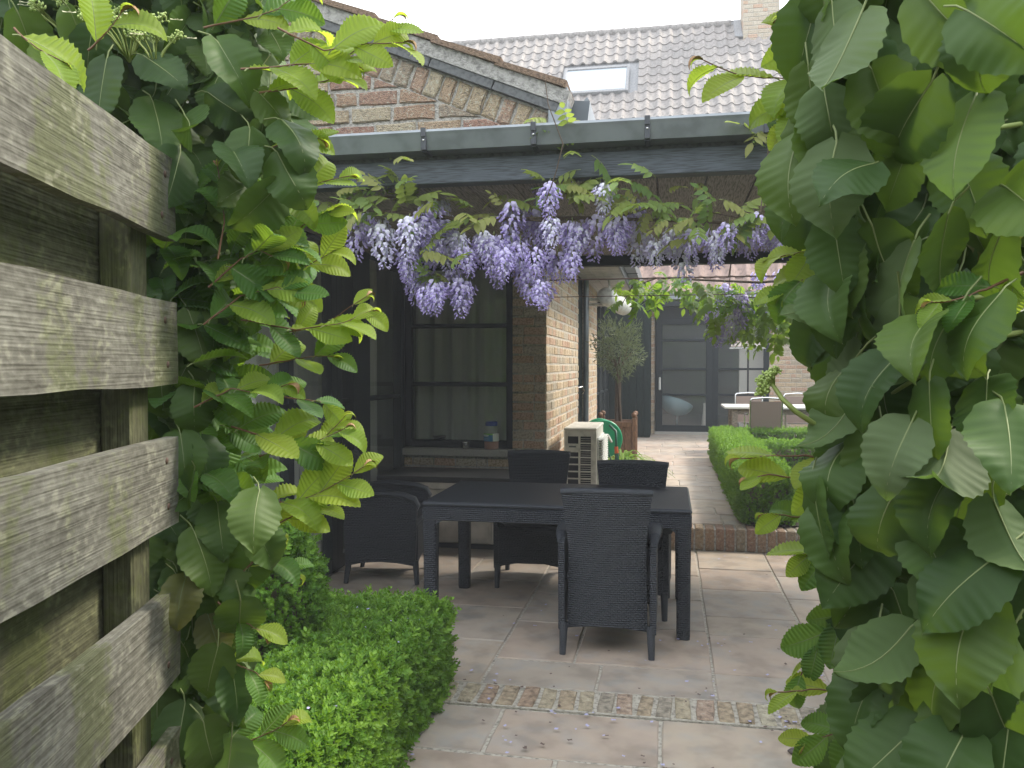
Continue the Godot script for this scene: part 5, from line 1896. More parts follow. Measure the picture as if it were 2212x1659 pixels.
func make_left_hedge() -> void:
	make_leaf_kinds()
	var base := px(430, 800, 1.8)
	base.y = 0
	# climbing hydrangea
	var hy := thing("climbing_hydrangea", "climbing hydrangea with budding flower heads growing over the wooden fence", "climber", base)
	var inv := hy.transform.affine_inverse()
	var specs := []
	var poly := pv([[-160, -500], [560, -500], [590, 60], [625, 200], [635, 320], [600, 430], [500, 520], [490, 690], [450, 820], [450, 940], [490, 1060], [535, 1180], [510, 1320], [480, 1480], [470, 1640], [260, 1680], [260, 420], [60, 260], [-160, 200]])
	for i in 1250:
		var q := in_poly(poly)
		var d := 1.52 + 0.45 * pow(rng.randf(), 1.2)
		hyd_leaf(specs, px(q.x, q.y, d), Vector3(0.75, 0.15, 0.6), rnd(0.075, 0.11), d, 0.06)
	# leaves leaning over the fence top
	for a in [[90, 110], [250, 190], [310, 120], [200, 60], [400, 250], [450, 200], [500, 320], [330, 300], [470, 90], [560, 200], [560, 400], [150, 20], [40, 30], [120, 160], [180, 230], [250, 280], [60, 170], [330, 220], [390, 330], [20, 130], [230, 130]]:
		hyd_leaf(specs, px(a[0], a[1], rnd(1.42, 1.5)), Vector3(0.75, 0.15, 0.6), rnd(0.085, 0.12), 1.3, 0.02)
	for a in [[470, 1090], [540, 1130], [420, 1150], [500, 1230], [560, 1170], [400, 1250], [450, 1330], [520, 1300], [400, 1400], [470, 1400], [500, 1440], [400, 1520], [440, 1560], [480, 1520], [380, 1620], [450, 1640], [500, 1600], [560, 1060], [420, 1020], [390, 940], [600, 330], [610, 260], [540, 280], [600, 400]]:
		hyd_leaf(specs, px(a[0], a[1], rnd(1.4, 1.52)), Vector3(0.7, 0.1, 0.7), rnd(0.085, 0.115), 1.3, 0.04)
	for s in specs:
		s[0] = inv * s[0]
	plant_leaves(hy, specs)
	var stm := MB.new()
	for k in 7:
		var p := []
		var x0 := rnd(-0.75, -0.45)
		for i in 9:
			p.append(Vector3(x0 + 0.05 * sin(i * 1.3 + k), i * 0.24, rnd(-0.3, -0.1) if i == 0 else p[-1].z + rnd(-0.03, 0.03)))
		stm.tube(p, [0.012, 0.012, 0.011, 0.01, 0.009, 0.008, 0.007, 0.006, 0.004], 7)
	obj("stem", stm, M.bark, hy)
	for a in [[150, 25, 1.5, 0.075, 9, 5], [270, 45, 1.45, 0.075, 10, 4], [330, 85, 1.45, 0.055, 7, 3]]:
		lacecap(hy, inv * px(a[0], a[1], a[2]), Vector3(0.1, 0.9, 0.3).normalized(), a[3], a[4], a[5])
	# hornbeam
	var hb := thing("hornbeam_bush", "hornbeam bush with fresh lime green pleated leaves between fence and glazed wall", "bush", px(520, 800, 1.95) * Vector3(1, 0, 1))
	inv = hb.transform.affine_inverse()
	var hs := []
	var hp := pv([[400, 380], [560, 400], [660, 470], [690, 560], [640, 640], [600, 720], [560, 800], [560, 900], [600, 1000], [560, 1100], [470, 1080], [400, 1000], [380, 700]])
	for i in 380:
		var q := in_poly(hp)
		var d := rnd(1.48, 2.0)
		var out := (Vector3(0.8, -0.1, 0.35) + Vector3(rng.randfn(), rng.randfn(), rng.randfn()) * 0.4).normalized()
		var nrm := (Vector3(0.3, 0.9, 0.5) + Vector3(rng.randfn(), rng.randfn(), rng.randfn()) * 0.35).normalized()
		hs.append([Transform3D(facing(out, nrm, rnd(0.95, 1.25)), px(q.x - 50, q.y, d)), horn_leaves[rng.randi() % 5], horn_mat(false), M.rib, d])
	var twigs := Node3D.new()
	for a in [
			[[[520, 690], [640, 712], [735, 700], [800, 672, 0.02]], 1.5, 8, 0.086, 0.9],
			[[[600, 720], [700, 705], [745, 670], [792, 640]], 1.52, 3, 0.07, 1.0],
			[[[540, 640], [620, 600], [690, 560], [715, 545]], 1.55, 6, 0.085, 0.7],
			[[[520, 560], [610, 520], [680, 470], [720, 455]], 1.52, 6, 0.085, 0.8],
			[[[540, 440], [620, 420], [690, 395], [755, 380]], 1.5, 5, 0.08, 0.8],
			[[[560, 330], [610, 310], [660, 292], [690, 300]], 1.5, 3, 0.08, 0.9],
			[[[560, 790], [640, 775], [690, 768], [720, 770]], 1.55, 4, 0.08, 0.7],
			[[[580, 850], [640, 862], [690, 866], [705, 880]], 1.55, 4, 0.075, 0.9],
			[[[500, 920], [600, 955], [680, 955], [745, 925]], 1.5, 8, 0.088, 0.7],
			[[[560, 985], [640, 970], [700, 945], [740, 905]], 1.53, 4, 0.08, 0.9],
			[[[560, 1085], [640, 1085], [700, 1060], [786, 1008]], 1.5, 7, 0.086, 0.9],
			[[[560, 1160], [620, 1120], [660, 1100], [700, 1098]], 1.5, 4, 0.08, 0.9],
			[[[520, 150], [640, 140], [740, 130], [850, 40]], 1.42, 8, 0.09, 1.0],
			[[[600, 60], [700, 110], [790, 95], [870, 92]], 1.4, 6, 0.092, 1.0],
			[[[560, 200], [640, 190], [720, 170], [760, 150]], 1.45, 5, 0.085, 0.9],
			[[[440, 60], [540, 40], [600, 20], [650, -20]], 1.45, 5, 0.085, 0.6],
			[[[470, 560], [485, 480], [478, 410], [470, 360]], 1.45, 6, 0.075, 0.4],
			[[[440, 700], [520, 640], [600, 620], [640, 640]], 1.46, 6, 0.085, 0.3],
			[[[450, 620], [520, 560], [560, 540], [600, 560]], 1.46, 6, 0.085, 0.3],
			[[[420, 880], [500, 840], [560, 850], [620, 830]], 1.48, 6, 0.08, 0.3],
			[[[520, 1240], [560, 1200], [600, 1220], [640, 1240]], 1.5, 3, 0.075, 0.8],
			[[[470, 1300], [500, 1330], [540, 1350], [570, 1370]], 1.45, 3, 0.075, 0.4],
			[[[480, 1420], [520, 1440], [550, 1450], [570, 1470]], 1.45, 3, 0.075, 0.7],
			[[[480, 1600], [540, 1600], [590, 1580], [620, 1560]], 1.5, 5, 0.08, 0.5],
			[[[30, 60], [60, 90], [90, 110], [130, 130]], 1.25, 2, 0.1, 1.0],
			[[[190, 110], [220, 80], [240, 60], [260, 30]], 1.35, 2, 0.1, 0.8]]:
		sprig(twigs, a[0], a[1], a[2], a[3], a[4], hs)
	for s in hs:
		s[0] = inv * s[0]
	for c in twigs.get_children():
		twigs.remove_child(c)
		c.transform = inv * c.transform
		c.name = "twig"
		hb.add_child(c, true)
	twigs.free()
	plant_leaves(hb, hs)
	var tk := MB.new()
	for k in 4:
		tk.tube([Vector3(-0.35 + 0.05 * k, 0, -0.1 * (k % 2)), Vector3(-0.34 + 0.05 * k, 0.8, -0.05), Vector3(-0.33 + 0.05 * k, 1.6, 0), Vector3(-0.32 + 0.05 * k, 2.2, 0.05)], [0.02, 0.016, 0.01, 0.005], 8)
	obj("trunk", tk, M.bark, hb)

func make_right_hedge() -> void:
	var hy := thing("climbing_hydrangea", "large-leaved climbing hydrangea hedge with pale leaf undersides, opposite the fence", "climber", px(2000, 800, 1.2) * Vector3(1, 0, 1))
	var inv := hy.transform.affine_inverse()
	var specs := []
	var poly := pv([[1800, -600], [1770, -40], [1750, 80], [1725, 260], [1715, 360], [1765, 470], [1800, 600], [1770, 700], [1830, 800], [1840, 880], [1820, 940], [1800, 1040], [1800, 1150], [1850, 1220], [1850, 1320], [1860, 1420], [1840, 1520], [1850, 1680], [2300, 1680], [2400, -600]])
	for i in 1500:
		var q := in_poly(poly)
		var d := 0.96 + 0.45 * rng.randf()
		hyd_leaf(specs, px(q.x, q.y, d), Vector3(-0.6, 0.1, 0.65), rnd(0.068, 0.102), d, 0.12)
	# the big ones that show singly
	for a in [[1830, -20, .95], [1800, 40, .95], [1860, 60, .9], [1740, 180, .98], [1790, 240, .95], [1880, 200, .9], [1990, 40, .85], [2080, 60, .8], [2150, 20, .8], [2020, 210, .85], [2120, 260, .85],
			[1740, 330, .97], [1800, 360, .92], [1890, 380, .88], [1980, 330, .9], [2080, 380, .9], [2170, 430, .85], [1800, 520, .95], [1880, 520, .92], [1960, 560, .9], [2060, 520, .85], [2150, 560, .85],
			[1790, 640, .98], [1860, 680, .95], [1930, 690, .9], [2010, 720, .85], [2090, 700, .85], [2170, 690, .82], [1850, 860, .98], [1860, 800, .95], [1930, 820, .9], [2020, 870, .85], [2120, 850, .85], [2180, 930, .8],
			[1830, 990, .97], [1890, 980, .95], [1960, 960, .85], [2060, 970, .85], [2140, 1020, .85], [1770, 1080, .97], [1850, 1100, .95], [1950, 1090, .88], [2050, 1080, .85], [2150, 1120, .82],
			[1900, 1200, .95], [1990, 1180, .88], [2080, 1180, .85], [2170, 1240, .8], [1930, 1310, .95], [2010, 1290, .88], [2110, 1330, .82], [1900, 1400, .92], [1980, 1400, .88], [2070, 1430, .85], [2170, 1420, .8],
			[1880, 1500, .92], [1960, 1520, .9], [2050, 1540, .85], [2150, 1540, .8], [1890, 1600, .9], [1990, 1620, .85], [2090, 1620, .82], [2190, 1620, .8]]:
		hyd_leaf(specs, px(a[0] + rnd(-15, 15), a[1] - 40 + rnd(-15, 15), a[2]), Vector3(-0.55, 0.1, 0.75), rnd(0.08, 0.108), a[2] - 0.5, 0.2)
	for s in specs:
		s[0] = inv * s[0]
	plant_leaves(hy, specs)
	var stm := MB.new()
	for k in 9:
		var y := 300.0 + k * 150.0
		stm.tube([px(2260, y - 40, 1.0), px(2130, y - 20 + 30 * (k % 3), 0.95), px(1990, y + 60, 0.98), px(1880, y + 130, 1.05)], [0.004, 0.0035, 0.003, 0.002], 6)
	obj("stalk", stm, M.stem_green, hy, inv)
	var wood := MB.new()
	for k in 5:
		wood.tube([Vector3(-0.1 + 0.12 * k, 0, -0.1), Vector3(-0.08 + 0.12 * k, 0.7, -0.15), Vector3(-0.1 + 0.13 * k, 1.5, -0.1), Vector3(-0.05 + 0.13 * k, 2.3, -0.1)], [0.016, 0.014, 0.01, 0.005], 7)
	obj("stem", wood, M.bark, hy)
	lacecap(hy, inv * px(1660, 812, 1.02), Vector3(-0.5, 0.8, 0.2).normalized(), 0.014, 7, 0, 0.7)
	lacecap(hy, inv * px(1650, 838, 1.02), Vector3(-0.8, 0.5, 0.2).normalized(), 0.009, 5, 0, 0.75)
	var fs := MB.new()
	fs.tube([px(1668, 830, 1.02), px(1690, 862, 1.0), px(1720, 890, 0.99), px(1780, 930, 1.0)], [0.0025, 0.003, 0.0032, 0.0034], 6)
	obj("flower_stalk", fs, M.stem_green, hy, inv)
	# hornbeam shoots coming through
	var hb := thing("hornbeam_bush", "hornbeam shoots with lime green leaves growing through the large-leaved hydrangea hedge", "bush", px(2050, 800, 1.45) * Vector3(1, 0, 1))
	inv = hb.transform.affine_inverse()
	var hs := []
	var twigs := Node3D.new()
	for a in [
			[[[1850, 120], [1790, 160], [1700, 170], [1600, 165], [1520, 130]], 1.15, 6, 0.108, 1.0],
			[[[1850, 100], [1780, 110], [1740, 80], [1700, 50]], 1.15, 4, 0.095, 1.0],
			[[[1850, 190], [1780, 210], [1720, 230], [1690, 270]], 1.12, 5, 0.105, 1.0],
			[[[1850, 520], [1790, 530], [1730, 545], [1660, 560]], 1.05, 5, 0.085, 0.9],
			[[[1860, 560], [1780, 590], [1720, 610], [1690, 640]], 1.03, 4, 0.085, 0.9],
			[[[1800, 990], [1740, 985], [1680, 985], [1600, 990]], 1.05, 2, 0.085, 1.0],
			[[[1800, 1030], [1730, 1035], [1660, 1025], [1620, 1035]], 1.05, 3, 0.07, 0.8],
			[[[1820, 1120], [1760, 1120], [1710, 1115], [1650, 1110]], 1.08, 3, 0.065, 0.9],
			[[[1880, 1170], [1820, 1180], [1770, 1190], [1740, 1200]], 1.05, 5, 0.09, 0.5],
			[[[1880, 1300], [1820, 1330], [1760, 1400], [1720, 1480]], 1.1, 7, 0.085, 0.3],
			[[[1900, 1490], [1820, 1490], [1750, 1490], [1680, 1495]], 1.08, 3, 0.08, 0.8],
			[[[1880, 1590], [1820, 1580], [1780, 1590], [1740, 1605]], 1.05, 4, 0.08, 0.4],
			[[[2210, 590], [2130, 625], [2060, 650], [2010, 652]], 0.85, 5, 0.06, 0.6]]:
		sprig(twigs, a[0], a[1], a[2], a[3] * 0.76, a[4], hs)
	for i in 120:
		var q := in_poly(pv([[1850, 100], [2200, 100], [2200, 1650], [1880, 1650], [1860, 1200], [1820, 900], [1850, 600]]))
		var d := rnd(1.3, 1.8)
		hs.append([Transform3D(facing(Vector3(-0.8, -0.2, 0.4) + Vector3(rng.randfn(), rng.randfn(), rng.randfn()) * 0.4, Vector3(-0.2, 0.9, 0.5), rnd(0.9, 1.2)), px(q.x, q.y, d)), horn_leaves[rng.randi() % 5], horn_mat(false), M.rib, d])
	for s in hs:
		s[0] = inv * s[0]
	for c in twigs.get_children():
		twigs.remove_child(c)
		c.transform = inv * c.transform
		c.name = "twig"
		hb.add_child(c, true)
	twigs.free()
	plant_leaves(hb, hs)
	var tk := MB.new()
	for k in 3:
		tk.tube([Vector3(0.1 * k, 0, 0), Vector3(0.08 * k, 0.9, 0.05), Vector3(0.05 * k, 2.0, 0.0)], [0.022, 0.016, 0.006], 8)
	obj("trunk", tk, M.bark, hb)

# ---------- clipped box ----------
func box_sprig(seed_: int, n: int) -> ArrayMesh:
	var r := RandomNumberGenerator.new()
	r.seed = seed_
	var mb := MB.new()
	for i in n:
		var h := 0.004 + 0.034 * i / n
		var a := (i % 2) * PI + (i / 2) * PI * 0.5 + r.randf_range(-0.3, 0.3)
		var lift := 0.35 + 0.9 * i / n
		var d := Vector3(cos(a), lift, sin(a)).normalized()
		var L := r.randf_range(0.012, 0.018) * (1.0 - 0.3 * i / n)
		var w := d.cross(Vector3.UP).normalized() * L * 0.3
		var u := w.cross(d).normalized() * L * 0.12
		var o := Vector3(0, h, 0)
		mb.grid([PackedVector3Array([o, o, o]), PackedVector3Array([o + d * L * 0.5 - w, o + d * L * 0.5 - u, o + d * L * 0.5 + w]), PackedVector3Array([o + d * L - w * 0.45, o + d * L - u * 0.3, o + d * L + w * 0.45])], false, true)
	return mb.mesh()

# sprigs over the outside of a rounded block; t places the block, its base at y = 0
func clipped(parent: Node3D, size: Vector3, per_m2: float, scale_: float, sprigs: Array, egg := false) -> void:
	var core := MB.new()
	if egg:
		core.lathe([Vector2(0, 0), Vector2(size.x * 0.3, 0.02), Vector2(size.x * 0.42, size.y * 0.4), Vector2(size.x * 0.36, size.y * 0.7), Vector2(0, size.y * 0.92)], Vector3.ZERO, 16)
	else:
		core.box(Vector3(0, size.y * 0.46, 0), size - Vector3(0.09, 0.09 + size.y * 0.05, 0.09), 0.05)
	obj("inner_wood", core, M.hedge_core, parent)
	var lists := [[], [], [], []]
	var nz := FastNoiseLite.new()
	nz.seed = int(size.x * 1000)
	nz.frequency = 3.0
	var faces := [[Vector3.UP, size.x * size.z], [Vector3.RIGHT, size.y * size.z], [Vector3.LEFT, size.y * size.z], [Vector3.BACK, size.x * size.y], [Vector3.FORWARD, size.x * size.y]]
	if egg:
		faces = [[Vector3.UP, PI * size.x * size.y]]
	for f in faces:
		for i in int(f[1] * per_m2):
			var p: Vector3
			var n: Vector3 = f[0]
			if egg:
				var d := Vector3(rng.randfn(), rng.randfn(), rng.randfn()).normalized()
				p = Vector3(d.x * size.x * 0.5, size.y * 0.5 + d.y * size.y * 0.5, d.z * size.z * 0.5)
				n = (d / Vector3(size.x, size.y, size.z)).normalized()
				if p.y < 0.02:
					continue
			else:
				p = Vector3(rnd(-0.5, 0.5) * size.x, rnd(0.02, 1.0) * size.y, rnd(-0.5, 0.5) * size.z)
				for k in 3:
					if n[k] != 0.0:
						p[k] = size.y if k == 1 else n[k] * size[k] * 0.5
				# round the shoulders
				var c := p.clamp(Vector3(-size.x * 0.5 + 0.06, 0, -size.z * 0.5 + 0.06), Vector3(size.x * 0.5 - 0.06, size.y - 0.06, size.z * 0.5 - 0.06))
				var off := p - c
				if off.length() > 0.06:
					p = c + off.normalized() * 0.06
				if off.length() > 0.001:
					n = off.normalized()
			var g := parent.transform * p
			p += n * (nz.get_noise_3dv(g) * 0.035 - rng.randf() * 0.035)
			var up := (n * 0.8 + Vector3.UP * 0.75 + Vector3(rng.randfn(), rng.randfn(), rng.randfn()) * 0.35).normalized()
			var b := Basis(Quaternion(Vector3.UP, up)) * Basis(Vector3.UP, rnd(0, TAU))
			lists[rng.randi() % 4].append(Transform3D(b.scaled(Vector3.ONE * scale_ * (rnd(0.7, 1.2) if rng.randf() > 0.06 else rnd(1.3, 1.7))), p))
	for k in 4:
		stuff("leaf_shoots", sprigs[k % sprigs.size()], M["box%d" % k], lists[k], parent)

func make_box_hedges() -> void:
	var sp := [box_sprig(3, 14), box_sprig(4, 12), box_sprig(5, 16)]
	var a := thing("box_hedge", "bright green clipped box hedge running along the paving beside the brick edging", "hedge", Vector3(-1.275, -0.012, -2.6), "clipped box")
	clipped(a, Vector3(0.47, 0.4, 2.6), 3200, 1.35, sp)
	var b := thing("box_hedge", "bright green clipped box hedge running across in front of the woven table legs", "hedge", Vector3(-1.98, -0.012, -3.72), "clipped box")
	clipped(b, Vector3(0.94, 0.37, 0.4), 3000, 1.3, sp)
	var c := thing("box_ball", "taller egg-shaped clipped box bush beside the glazed wall", "bush", Vector3(-1.72, -0.012, -3.28))
	clipped(c, Vector3(0.5, 0.92, 0.5), 3000, 1.3, sp, true)
	var r := thing("box_hedge", "low box hedge peeping out from under the large-leaved hydrangea hedge", "hedge", Vector3(1.02, 0.012, -2.9), "clipped box")
	clipped(r, Vector3(0.4, 0.42, 2.2), 3000, 1.0, sp)
	for q in [["far box hedge bordering the stone path up to the house", Vector3(0.84, 0.19, -9.9), Vector3(0.44, 0.43, 5.3), 2400.0],
			["far box hedge crossing the bed in front of the sling chair", Vector3(1.8, 0.19, -12.35), Vector3(1.5, 0.43, 0.38), 2000.0],
			["far box hedge crossing the middle of the bed beside the stone path", Vector3(1.8, 0.19, -10.3), Vector3(1.5, 0.43, 0.38), 2000.0]]:
		var h := thing("box_hedge", q[0], "hedge", q[1], "clipped box")
		clipped(h, q[2], q[3], 1.25, sp)

# ---------- wisteria ----------
func raceme(seed_: int, L: float) -> ArrayMesh:
	var r := RandomNumberGenerator.new()
	r.seed = seed_
	var open_ := MB.new()
	var keel := MB.new()
	var stalk := MB.new()
	stalk.tube([Vector3(0, 0.05, 0), Vector3(0.004, -L * 0.4, 0.003), Vector3(0.0, -L, 0)], [0.0025, 0.002, 0.001], 5)
	var n := int(L * 330)
	for i in n:
		var t := float(i) / n
		var rad := 0.07 * (1.0 - 0.72 * pow(t, 1.5)) * r.randf_range(0.6, 1.1) * (0.55 + minf(t * 4.0, 0.45))
		var a := i * 2.4 + r.randf_range(-0.4, 0.4)
		var out := Vector3(cos(a), r.randf_range(-0.35, 0.15), sin(a)).normalized()
		var p := Vector3(0, -L * t, 0) + out * rad
		var s := lerpf(1.15, 0.62, t) * r.randf_range(0.85, 1.15)
		var side := out.cross(Vector3.UP).normalized()
		var upv := side.cross(out).normalized()
		# banner petal, folded back
		if t < 0.82:
			var w := 0.0145 * s
			var b0 := p
			open_.grid([
				PackedVector3Array([b0 - side * w * 0.35, b0, b0 + side * w * 0.35]),
				PackedVector3Array([b0 + upv * w * 0.9 - side * w + out * w * 0.15, b0 + upv * w * 0.9 + out * w * 0.45, b0 + upv * w * 0.9 + side * w + out * w * 0.15]),
				PackedVector3Array([b0 + upv * w * 1.7 - side * w * 0.6 - out * w * 0.45, b0 + upv * w * 1.75 - out * w * 0.2, b0 + upv * w * 1.7 + side * w * 0.6 - out * w * 0.45])], false, true)
		# wings and keel, or a closed bud near the tip
		var k := 0.0092 * s
		var kd := (out * 0.8 + Vector3.DOWN * 0.55).normalized()
		keel.tube([p - kd * k * 0.3, p + kd * k * 0.8, p + kd * k * 1.9, p + kd * k * 2.6], [k * 0.35, k * 0.75, k * 0.7, k * 0.15], 5, false)
	var m := open_.mesh()
	keel.mesh(m)
	stalk.mesh(m)
	return m

func pinnate(seed_: int, n: int, L: float) -> ArrayMesh:
	var r := RandomNumberGenerator.new()
	r.seed = seed_
	var mb := MB.new()
	var st := MB.new()
	var path := []
	for i in 6:
		var t := i / 5.0
		path.append(Vector3(L * t, 0.12 * L * sin(t * 2.0) - 0.3 * L * t * t, 0))
	st.tube(path, [0.0014, 0.0013, 0.0012, 0.001, 0.0008, 0.0006], 4)
	for i in n:
		var t := 0.25 + 0.75 * float(i / 2) / ((n - 1) / 2)
		var p := Vector3(L * t, 0.12 * L * sin(t * 2.0) - 0.3 * L * t * t, 0)
		var sg := 1.0 if i % 2 else -1.0
		if i == n - 1:
			sg = 0.0
		var d := Vector3(0.45 if sg != 0.0 else 1.0, r.randf_range(-0.65, -0.1), sg).normalized()
		var ll := L * r.randf_range(0.36, 0.48)
		var w := d.cross(Vector3.UP).normalized() * ll * 0.28
		var u := w.cross(d).normalized()
		if u.y > 0.0:
			u = -u
		var rows := []
		for q in [[0.0, 0.1, 0.0], [0.22, 0.85, 0.02], [0.5, 1.0, 0.06], [0.78, 0.6, 0.14], [1.0, 0.04, 0.26]]:
			var c: Vector3 = p + d * ll * q[0] + Vector3.DOWN * ll * q[2]
			rows.append(PackedVector3Array([c - w * q[1], c + u * ll * 0.05, c + w * q[1]]))
		mb.grid(rows, false, true)
	var m := mb.mesh()
	st.mesh(m)
	return m

func put_raceme(parent: Node3D, mesh: ArrayMesh, at: Vector3, s: float, pale: bool) -> void:
	var o := MeshInstance3D.new()
	o.name = "flower_raceme"
	o.mesh = mesh
	o.transform = Transform3D(Basis(Vector3.UP, rnd(0, TAU)).rotated(Vector3(1, 0, 0), rnd(-0.12, 0.12)).rotated(Vector3(0, 0, 1), rnd(-0.12, 0.12)).scaled(Vector3.ONE * s), at)
	o.set_surface_override_material(0, M.lilac_pale if pale else M.lilac)
	o.set_surface_override_material(1, M.lilac if pale else M.violet)
	o.set_surface_override_material(2, M.stem_green)
	parent.add_child(o, true)

func make_wisteria() -> void:
	var w := thing("wisteria", "flowering wisteria with lilac racemes hanging along the blue-grey front beam", "climber")
	var rac := [raceme(1, 0.2), raceme(2, 0.24), raceme(3, 0.17)]
	for a in [[729, 480, 535], [774, 477, 557], [824, 497, 574], [884, 480, 549], [934, 447, 516], [915, 455, 520], [967, 475, 505], [942, 521, 560], [964, 533, 565], [992, 508, 560], [1008, 544, 593], [882, 560, 599], [906, 582, 626], [975, 588, 640],
			[920, 626, 670], [942, 621, 648], [1008, 615, 668], [1047, 508, 563], [1075, 549, 618], [1105, 530, 571], [1124, 527, 577], [1124, 447, 475], [1155, 464, 538], [1193, 477, 533], [1188, 403, 464], [1226, 488, 535], [1254, 497, 535],
			[1157, 544, 582], [1188, 552, 607], [1144, 590, 654], [1166, 615, 654], [1235, 555, 588], [1306, 405, 458], [1374, 449, 495], [1291, 476, 554], [1325, 488, 542], [1377, 503, 569], [1416, 525, 540], [1448, 507, 554], [1475, 522, 598], [1497, 500, 530],
			[1548, 510, 566], [1575, 485, 525], [1590, 500, 540], [1619, 507, 552], [1654, 488, 534], [1725, 441, 505], [1742, 466, 495], [1690, 480, 535], [1705, 455, 520], [1635, 470, 520], [1040, 520, 560], [1066, 520, 590], [1090, 545, 600], [1170, 480, 540], [1340, 490, 545]]:
		var at := px_z(a[0], a[1], rnd(-4.2, -3.86))
		var len_: float = (a[2] - a[1]) / 2.16016 / F_PX * 4.1
		var k := 0 if len_ < 0.2 else 1
		if len_ < 0.12:
			k = 2
		put_raceme(w, rac[k], at, clampf(len_ / [0.2, 0.24, 0.17][k] * 1.1, 0.7, 1.3), a[0] in [824, 884, 1047, 1306, 1377, 1416, 1475, 1548, 1254, 992, 1193])
		if int(a[0]) % 2 == 0:
			put_raceme(w, rac[rng.randi() % 3], px_z(a[0] + rnd(-18, 18), a[1] + rnd(-18, 0), rnd(-4.3, -4.0)), rnd(0.7, 0.9), rng.randf() < 0.2)
	# leaves
	var kinds := [pinnate(1, 9, 0.17), pinnate(2, 7, 0.14), pinnate(3, 9, 0.19)]
	var specs := []
	for g in [[[[690, 400], [800, 400], [940, 420], [960, 450], [860, 480], [700, 490]], 34, 0.0], [[[835, 340], [930, 345], [925, 400], [850, 410]], 6, 0.0], [[[860, 530], [960, 520], [990, 620], [890, 620]], 8, 0.0], [[[980, 430], [1110, 420], [1120, 480], [990, 490]], 9, 0.0],
			[[[1165, 310], [1290, 330], [1310, 430], [1200, 440], [1170, 390]], 20, 0.0], [[[1300, 360], [1500, 370], [1620, 400], [1640, 500], [1480, 510], [1330, 470]], 40, 0.0], [[[1600, 240], [1700, 230], [1700, 330], [1610, 320]], 9, 0.0], [[[1640, 340], [1720, 340], [1700, 470], [1630, 470]], 8, 0.0], [[[1170, 240], [1240, 260], [1250, 330], [1180, 330]], 4, 0.0]]:
		for i in g[1]:
			var q := in_poly(pv(g[0]))
			var pos := px_z(q.x, q.y, rnd(-4.15, -3.82))
			var dir := Vector3(rng.randfn(), rnd(-0.5, 0.6), rnd(-0.1, 0.9)).normalized()
			specs.append([Transform3D(facing(dir, Vector3(rnd(-0.3, 0.3), 1, 0.5), rnd(0.55, 0.9)), pos), kinds[rng.randi() % 3], M["wleaf%d" % (rng.randi() % 4)], M.stem_green, 1.0])
	plant_leaves(w, specs, 290, "leaf")
	# stems
	for pts in [[[680, 470], [780, 455], [900, 462], [1000, 475], [1120, 472], [1250, 470], [1400, 475], [1560, 480], [1700, 490], [1800, 500]], [[1000, 478], [1080, 470], [1180, 478], [1300, 468]], [[850, 500], [930, 465], [960, 455]], [[720, 470], [790, 430], [850, 425], [900, 430]], [[1330, 470], [1430, 440], [1520, 455], [1600, 470]], [[1190, 470], [1215, 400], [1230, 340], [1200, 260], [1192, 200]], [[1630, 480], [1640, 400], [1650, 320], [1660, 250]]]:
		var mb := MB.new()
		var p := []
		for q in pts:
			p.append(px_z(q[0], q[1], -4.08 + rnd(-0.02, 0.04)))
		var thick := 0.014 if pts.size() > 8 else 0.006
		if pts.size() == 5 or pts[0][0] == 1630:
			thick = 0.003
			p = p.map(func(v): return v + Vector3(0, 0, 0.25))
		mb.tube(p, [thick, thick * 0.95, thick * 0.9, thick * 0.8, thick * 0.6], 7)
		obj("stem", mb, M.bark, w)
	var trunk := MB.new()
	trunk.tube([Vector3(1.75, 0, -3.85), Vector3(1.78, 0.8, -3.88), Vector3(1.72, 1.6, -3.9), Vector3(1.6, 2.3, -3.98), Vector3(1.3, 2.3, -4.08)], [0.04, 0.035, 0.03, 0.025, 0.016], 10)
	obj("trunk", trunk, M.bark, w)
	# the second plant on the rods behind
	var v := thing("wisteria", "wisteria with shade put into its leaf colours, hanging from the rods in front of the house doors", "climber")
	var specs2 := []
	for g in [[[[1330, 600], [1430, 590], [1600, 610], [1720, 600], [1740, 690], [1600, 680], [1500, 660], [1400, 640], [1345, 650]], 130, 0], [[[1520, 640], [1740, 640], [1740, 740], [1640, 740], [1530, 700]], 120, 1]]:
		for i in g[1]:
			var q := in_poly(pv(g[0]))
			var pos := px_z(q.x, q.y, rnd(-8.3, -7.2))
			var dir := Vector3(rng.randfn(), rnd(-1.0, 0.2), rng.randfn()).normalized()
			specs2.append([Transform3D(facing(dir, Vector3(rnd(-0.3, 0.3), 1, 0.3), rnd(0.7, 1.1)), pos), kinds[rng.randi() % 3], M["wleaf_shaded%d" % (rng.randi() % 2)] if g[2] or rng.randf() < 0.4 else M["horn%d" % (rng.randi() % 3)], M.stem_green, 1.0])  # shaded mass gets the darker leaf colour, lit part the lighter ones
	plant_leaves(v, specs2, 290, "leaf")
	for a in [[1545, 665, 740], [1590, 680, 735], [1565, 620, 680], [1600, 640, 700], [1640, 590, 640], [1635, 640, 700], [1570, 690, 730], [1665, 650, 710], [1690, 590, 650]]:
		var at := px_z(a[0], a[1], rnd(-8.0, -7.3))
		put_raceme(v, rac[rng.randi() % 3], at, (a[2] - a[1]) / 2.16016 / F_PX * 7.6 / 0.22, a[0] == 1590)
	for pts in [[[1345, 655], [1365, 620], [1420, 600], [1520, 605], [1640, 610], [1760, 600]], [[1500, 620], [1600, 640], [1700, 650], [1790, 640]]]:
		var mb := MB.new()
		var p := []
		for q in pts:
			p.append(px_z(q[0], q[1], -7.6 + rnd(-0.1, 0.1)))
		mb.tube(p, [0.004, 0.006, 0.008, 0.01, 0.012], 6)
		obj("stem", mb, M.bark, v)
	var tr2 := MB.new()
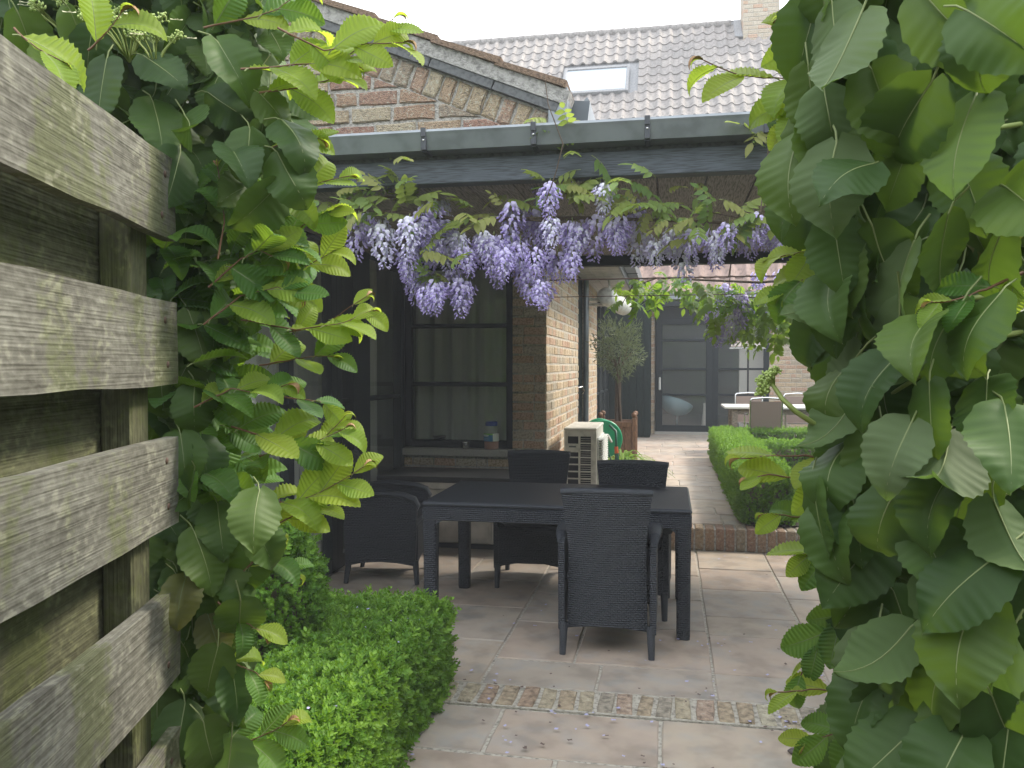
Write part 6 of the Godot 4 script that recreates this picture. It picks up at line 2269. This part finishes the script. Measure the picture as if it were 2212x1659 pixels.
	tr2.tube([Vector3(2.6, 0.19, -7.6), Vector3(2.5, 1.2, -7.6), Vector3(2.2, 2.2, -7.6), Vector3(1.5, 2.25, -7.6)], [0.035, 0.03, 0.024, 0.012], 8)
	obj("trunk", tr2, M.bark, v)

func make_shading_hedges() -> void:  # unseen hedges added to hold back sky light and darken reflections
	var sp := [simple_leaf(0.12, 0.08, 0.02)]
	for a in [["shading_hedge", "unseen tall hedge behind the viewpoint, added to shade the terrace and darken the door reflections", Vector3(0.5, -0.1, 4.6), Vector3(16.0, 4.4, 1.2)],
			["shading_hedge", "unseen tall hedge beyond the garden beds, added to keep side light off the terrace", Vector3(5.4, -0.1, -9.0), Vector3(1.0, 3.5, 26.0)],
			["shading_hedge", "unseen tall hedge block behind the large-leaved climbing hydrangea, added for shade", Vector3(1.95, -0.1, -0.5), Vector3(0.9, 2.2, 3.2)],
			["shading_hedge", "unseen tall hedge block behind the hornbeam and hydrangea at the fence, added for shade", Vector3(-2.25, -0.1, -0.3), Vector3(0.8, 2.2, 2.8)]]:
		var h := thing(a[0], a[1], "hedge", a[2], "added shading hedges")
		clipped(h, a[3], 260.0, 1.0, sp)

func make_small_things() -> void:
	# fallen petals and one pebble
	var pm := MB.new()
	pm.grid([PackedVector3Array([Vector3(-0.008, 0.001, -0.005), Vector3(0, 0.004, -0.008), Vector3(0.008, 0.001, -0.004)]), PackedVector3Array([Vector3(-0.009, 0.003, 0.004), Vector3(0, 0.001, 0.006), Vector3(0.009, 0.004, 0.005)])], false, false)
	var pm_mesh := pm.mesh()
	var a := []
	var b := []
	for i in 240:
		var p := Vector3(rnd(-1.0, 1.6), 0.012, rnd(-6.9, -2.0))
		if rng.randf() < 0.4:
			var drift: Vector2 = [Vector2(-0.8, -3.9), Vector2(0.25, -3.95), Vector2(0.6, -3.68), Vector2(-0.35, -3.6), Vector2(0.78, -5.0), Vector2(0.1, -3.2), Vector2(-0.6, -3.3), Vector2(0.3, -4.7)][rng.randi() % 8]
			p.x = drift.x + rng.randfn() * 0.12
			p.z = drift.y + rng.randfn() * 0.06
		var t := Transform3D(Basis(Vector3.UP, rnd(0, TAU)).scaled(Vector3.ONE * rnd(0.5, 1.25)), p)
		if rng.randf() < 0.62:
			a.append(t)
		else:
			b.append(t)
	for i in 26:
		a.append(Transform3D(Basis(Vector3.UP, rnd(0, TAU)), Vector3(rnd(-1.48, -1.08), 0.41, rnd(-3.9, -2.2))))
	var f := stuff("fallen_petals", pm_mesh, M.petal_fallen, a, self)
	f.set_meta("label", "lilac wisteria petals scattered over the paving")
	f.set_meta("category", "petals")
	var g := stuff("withered_petals", pm_mesh, M.petal_brown, b, self)
	g.set_meta("label", "brown withered petals scattered over the paving")
	g.set_meta("category", "petals")
	var st := thing("pebble", "small dark brown pebble lying on the paving near the hydrangea hedge", "pebble", Vector3(0.51, 0.0, -3.41))
	var mb := MB.new()
	mb.lathe([Vector2(0, 0.0), Vector2(0.022, 0.002), Vector2(0.03, 0.011), Vector2(0.022, 0.02), Vector2(0, 0.024)], Vector3.ZERO, 14, Basis(Vector3(1.25, 0, 0), Vector3(0, 1, 0), Vector3(0, 0, 0.8)))
	obj("stone", mb, mat("brown_stone", lin(0.07, 0.055, 0.05), 0.7), st)
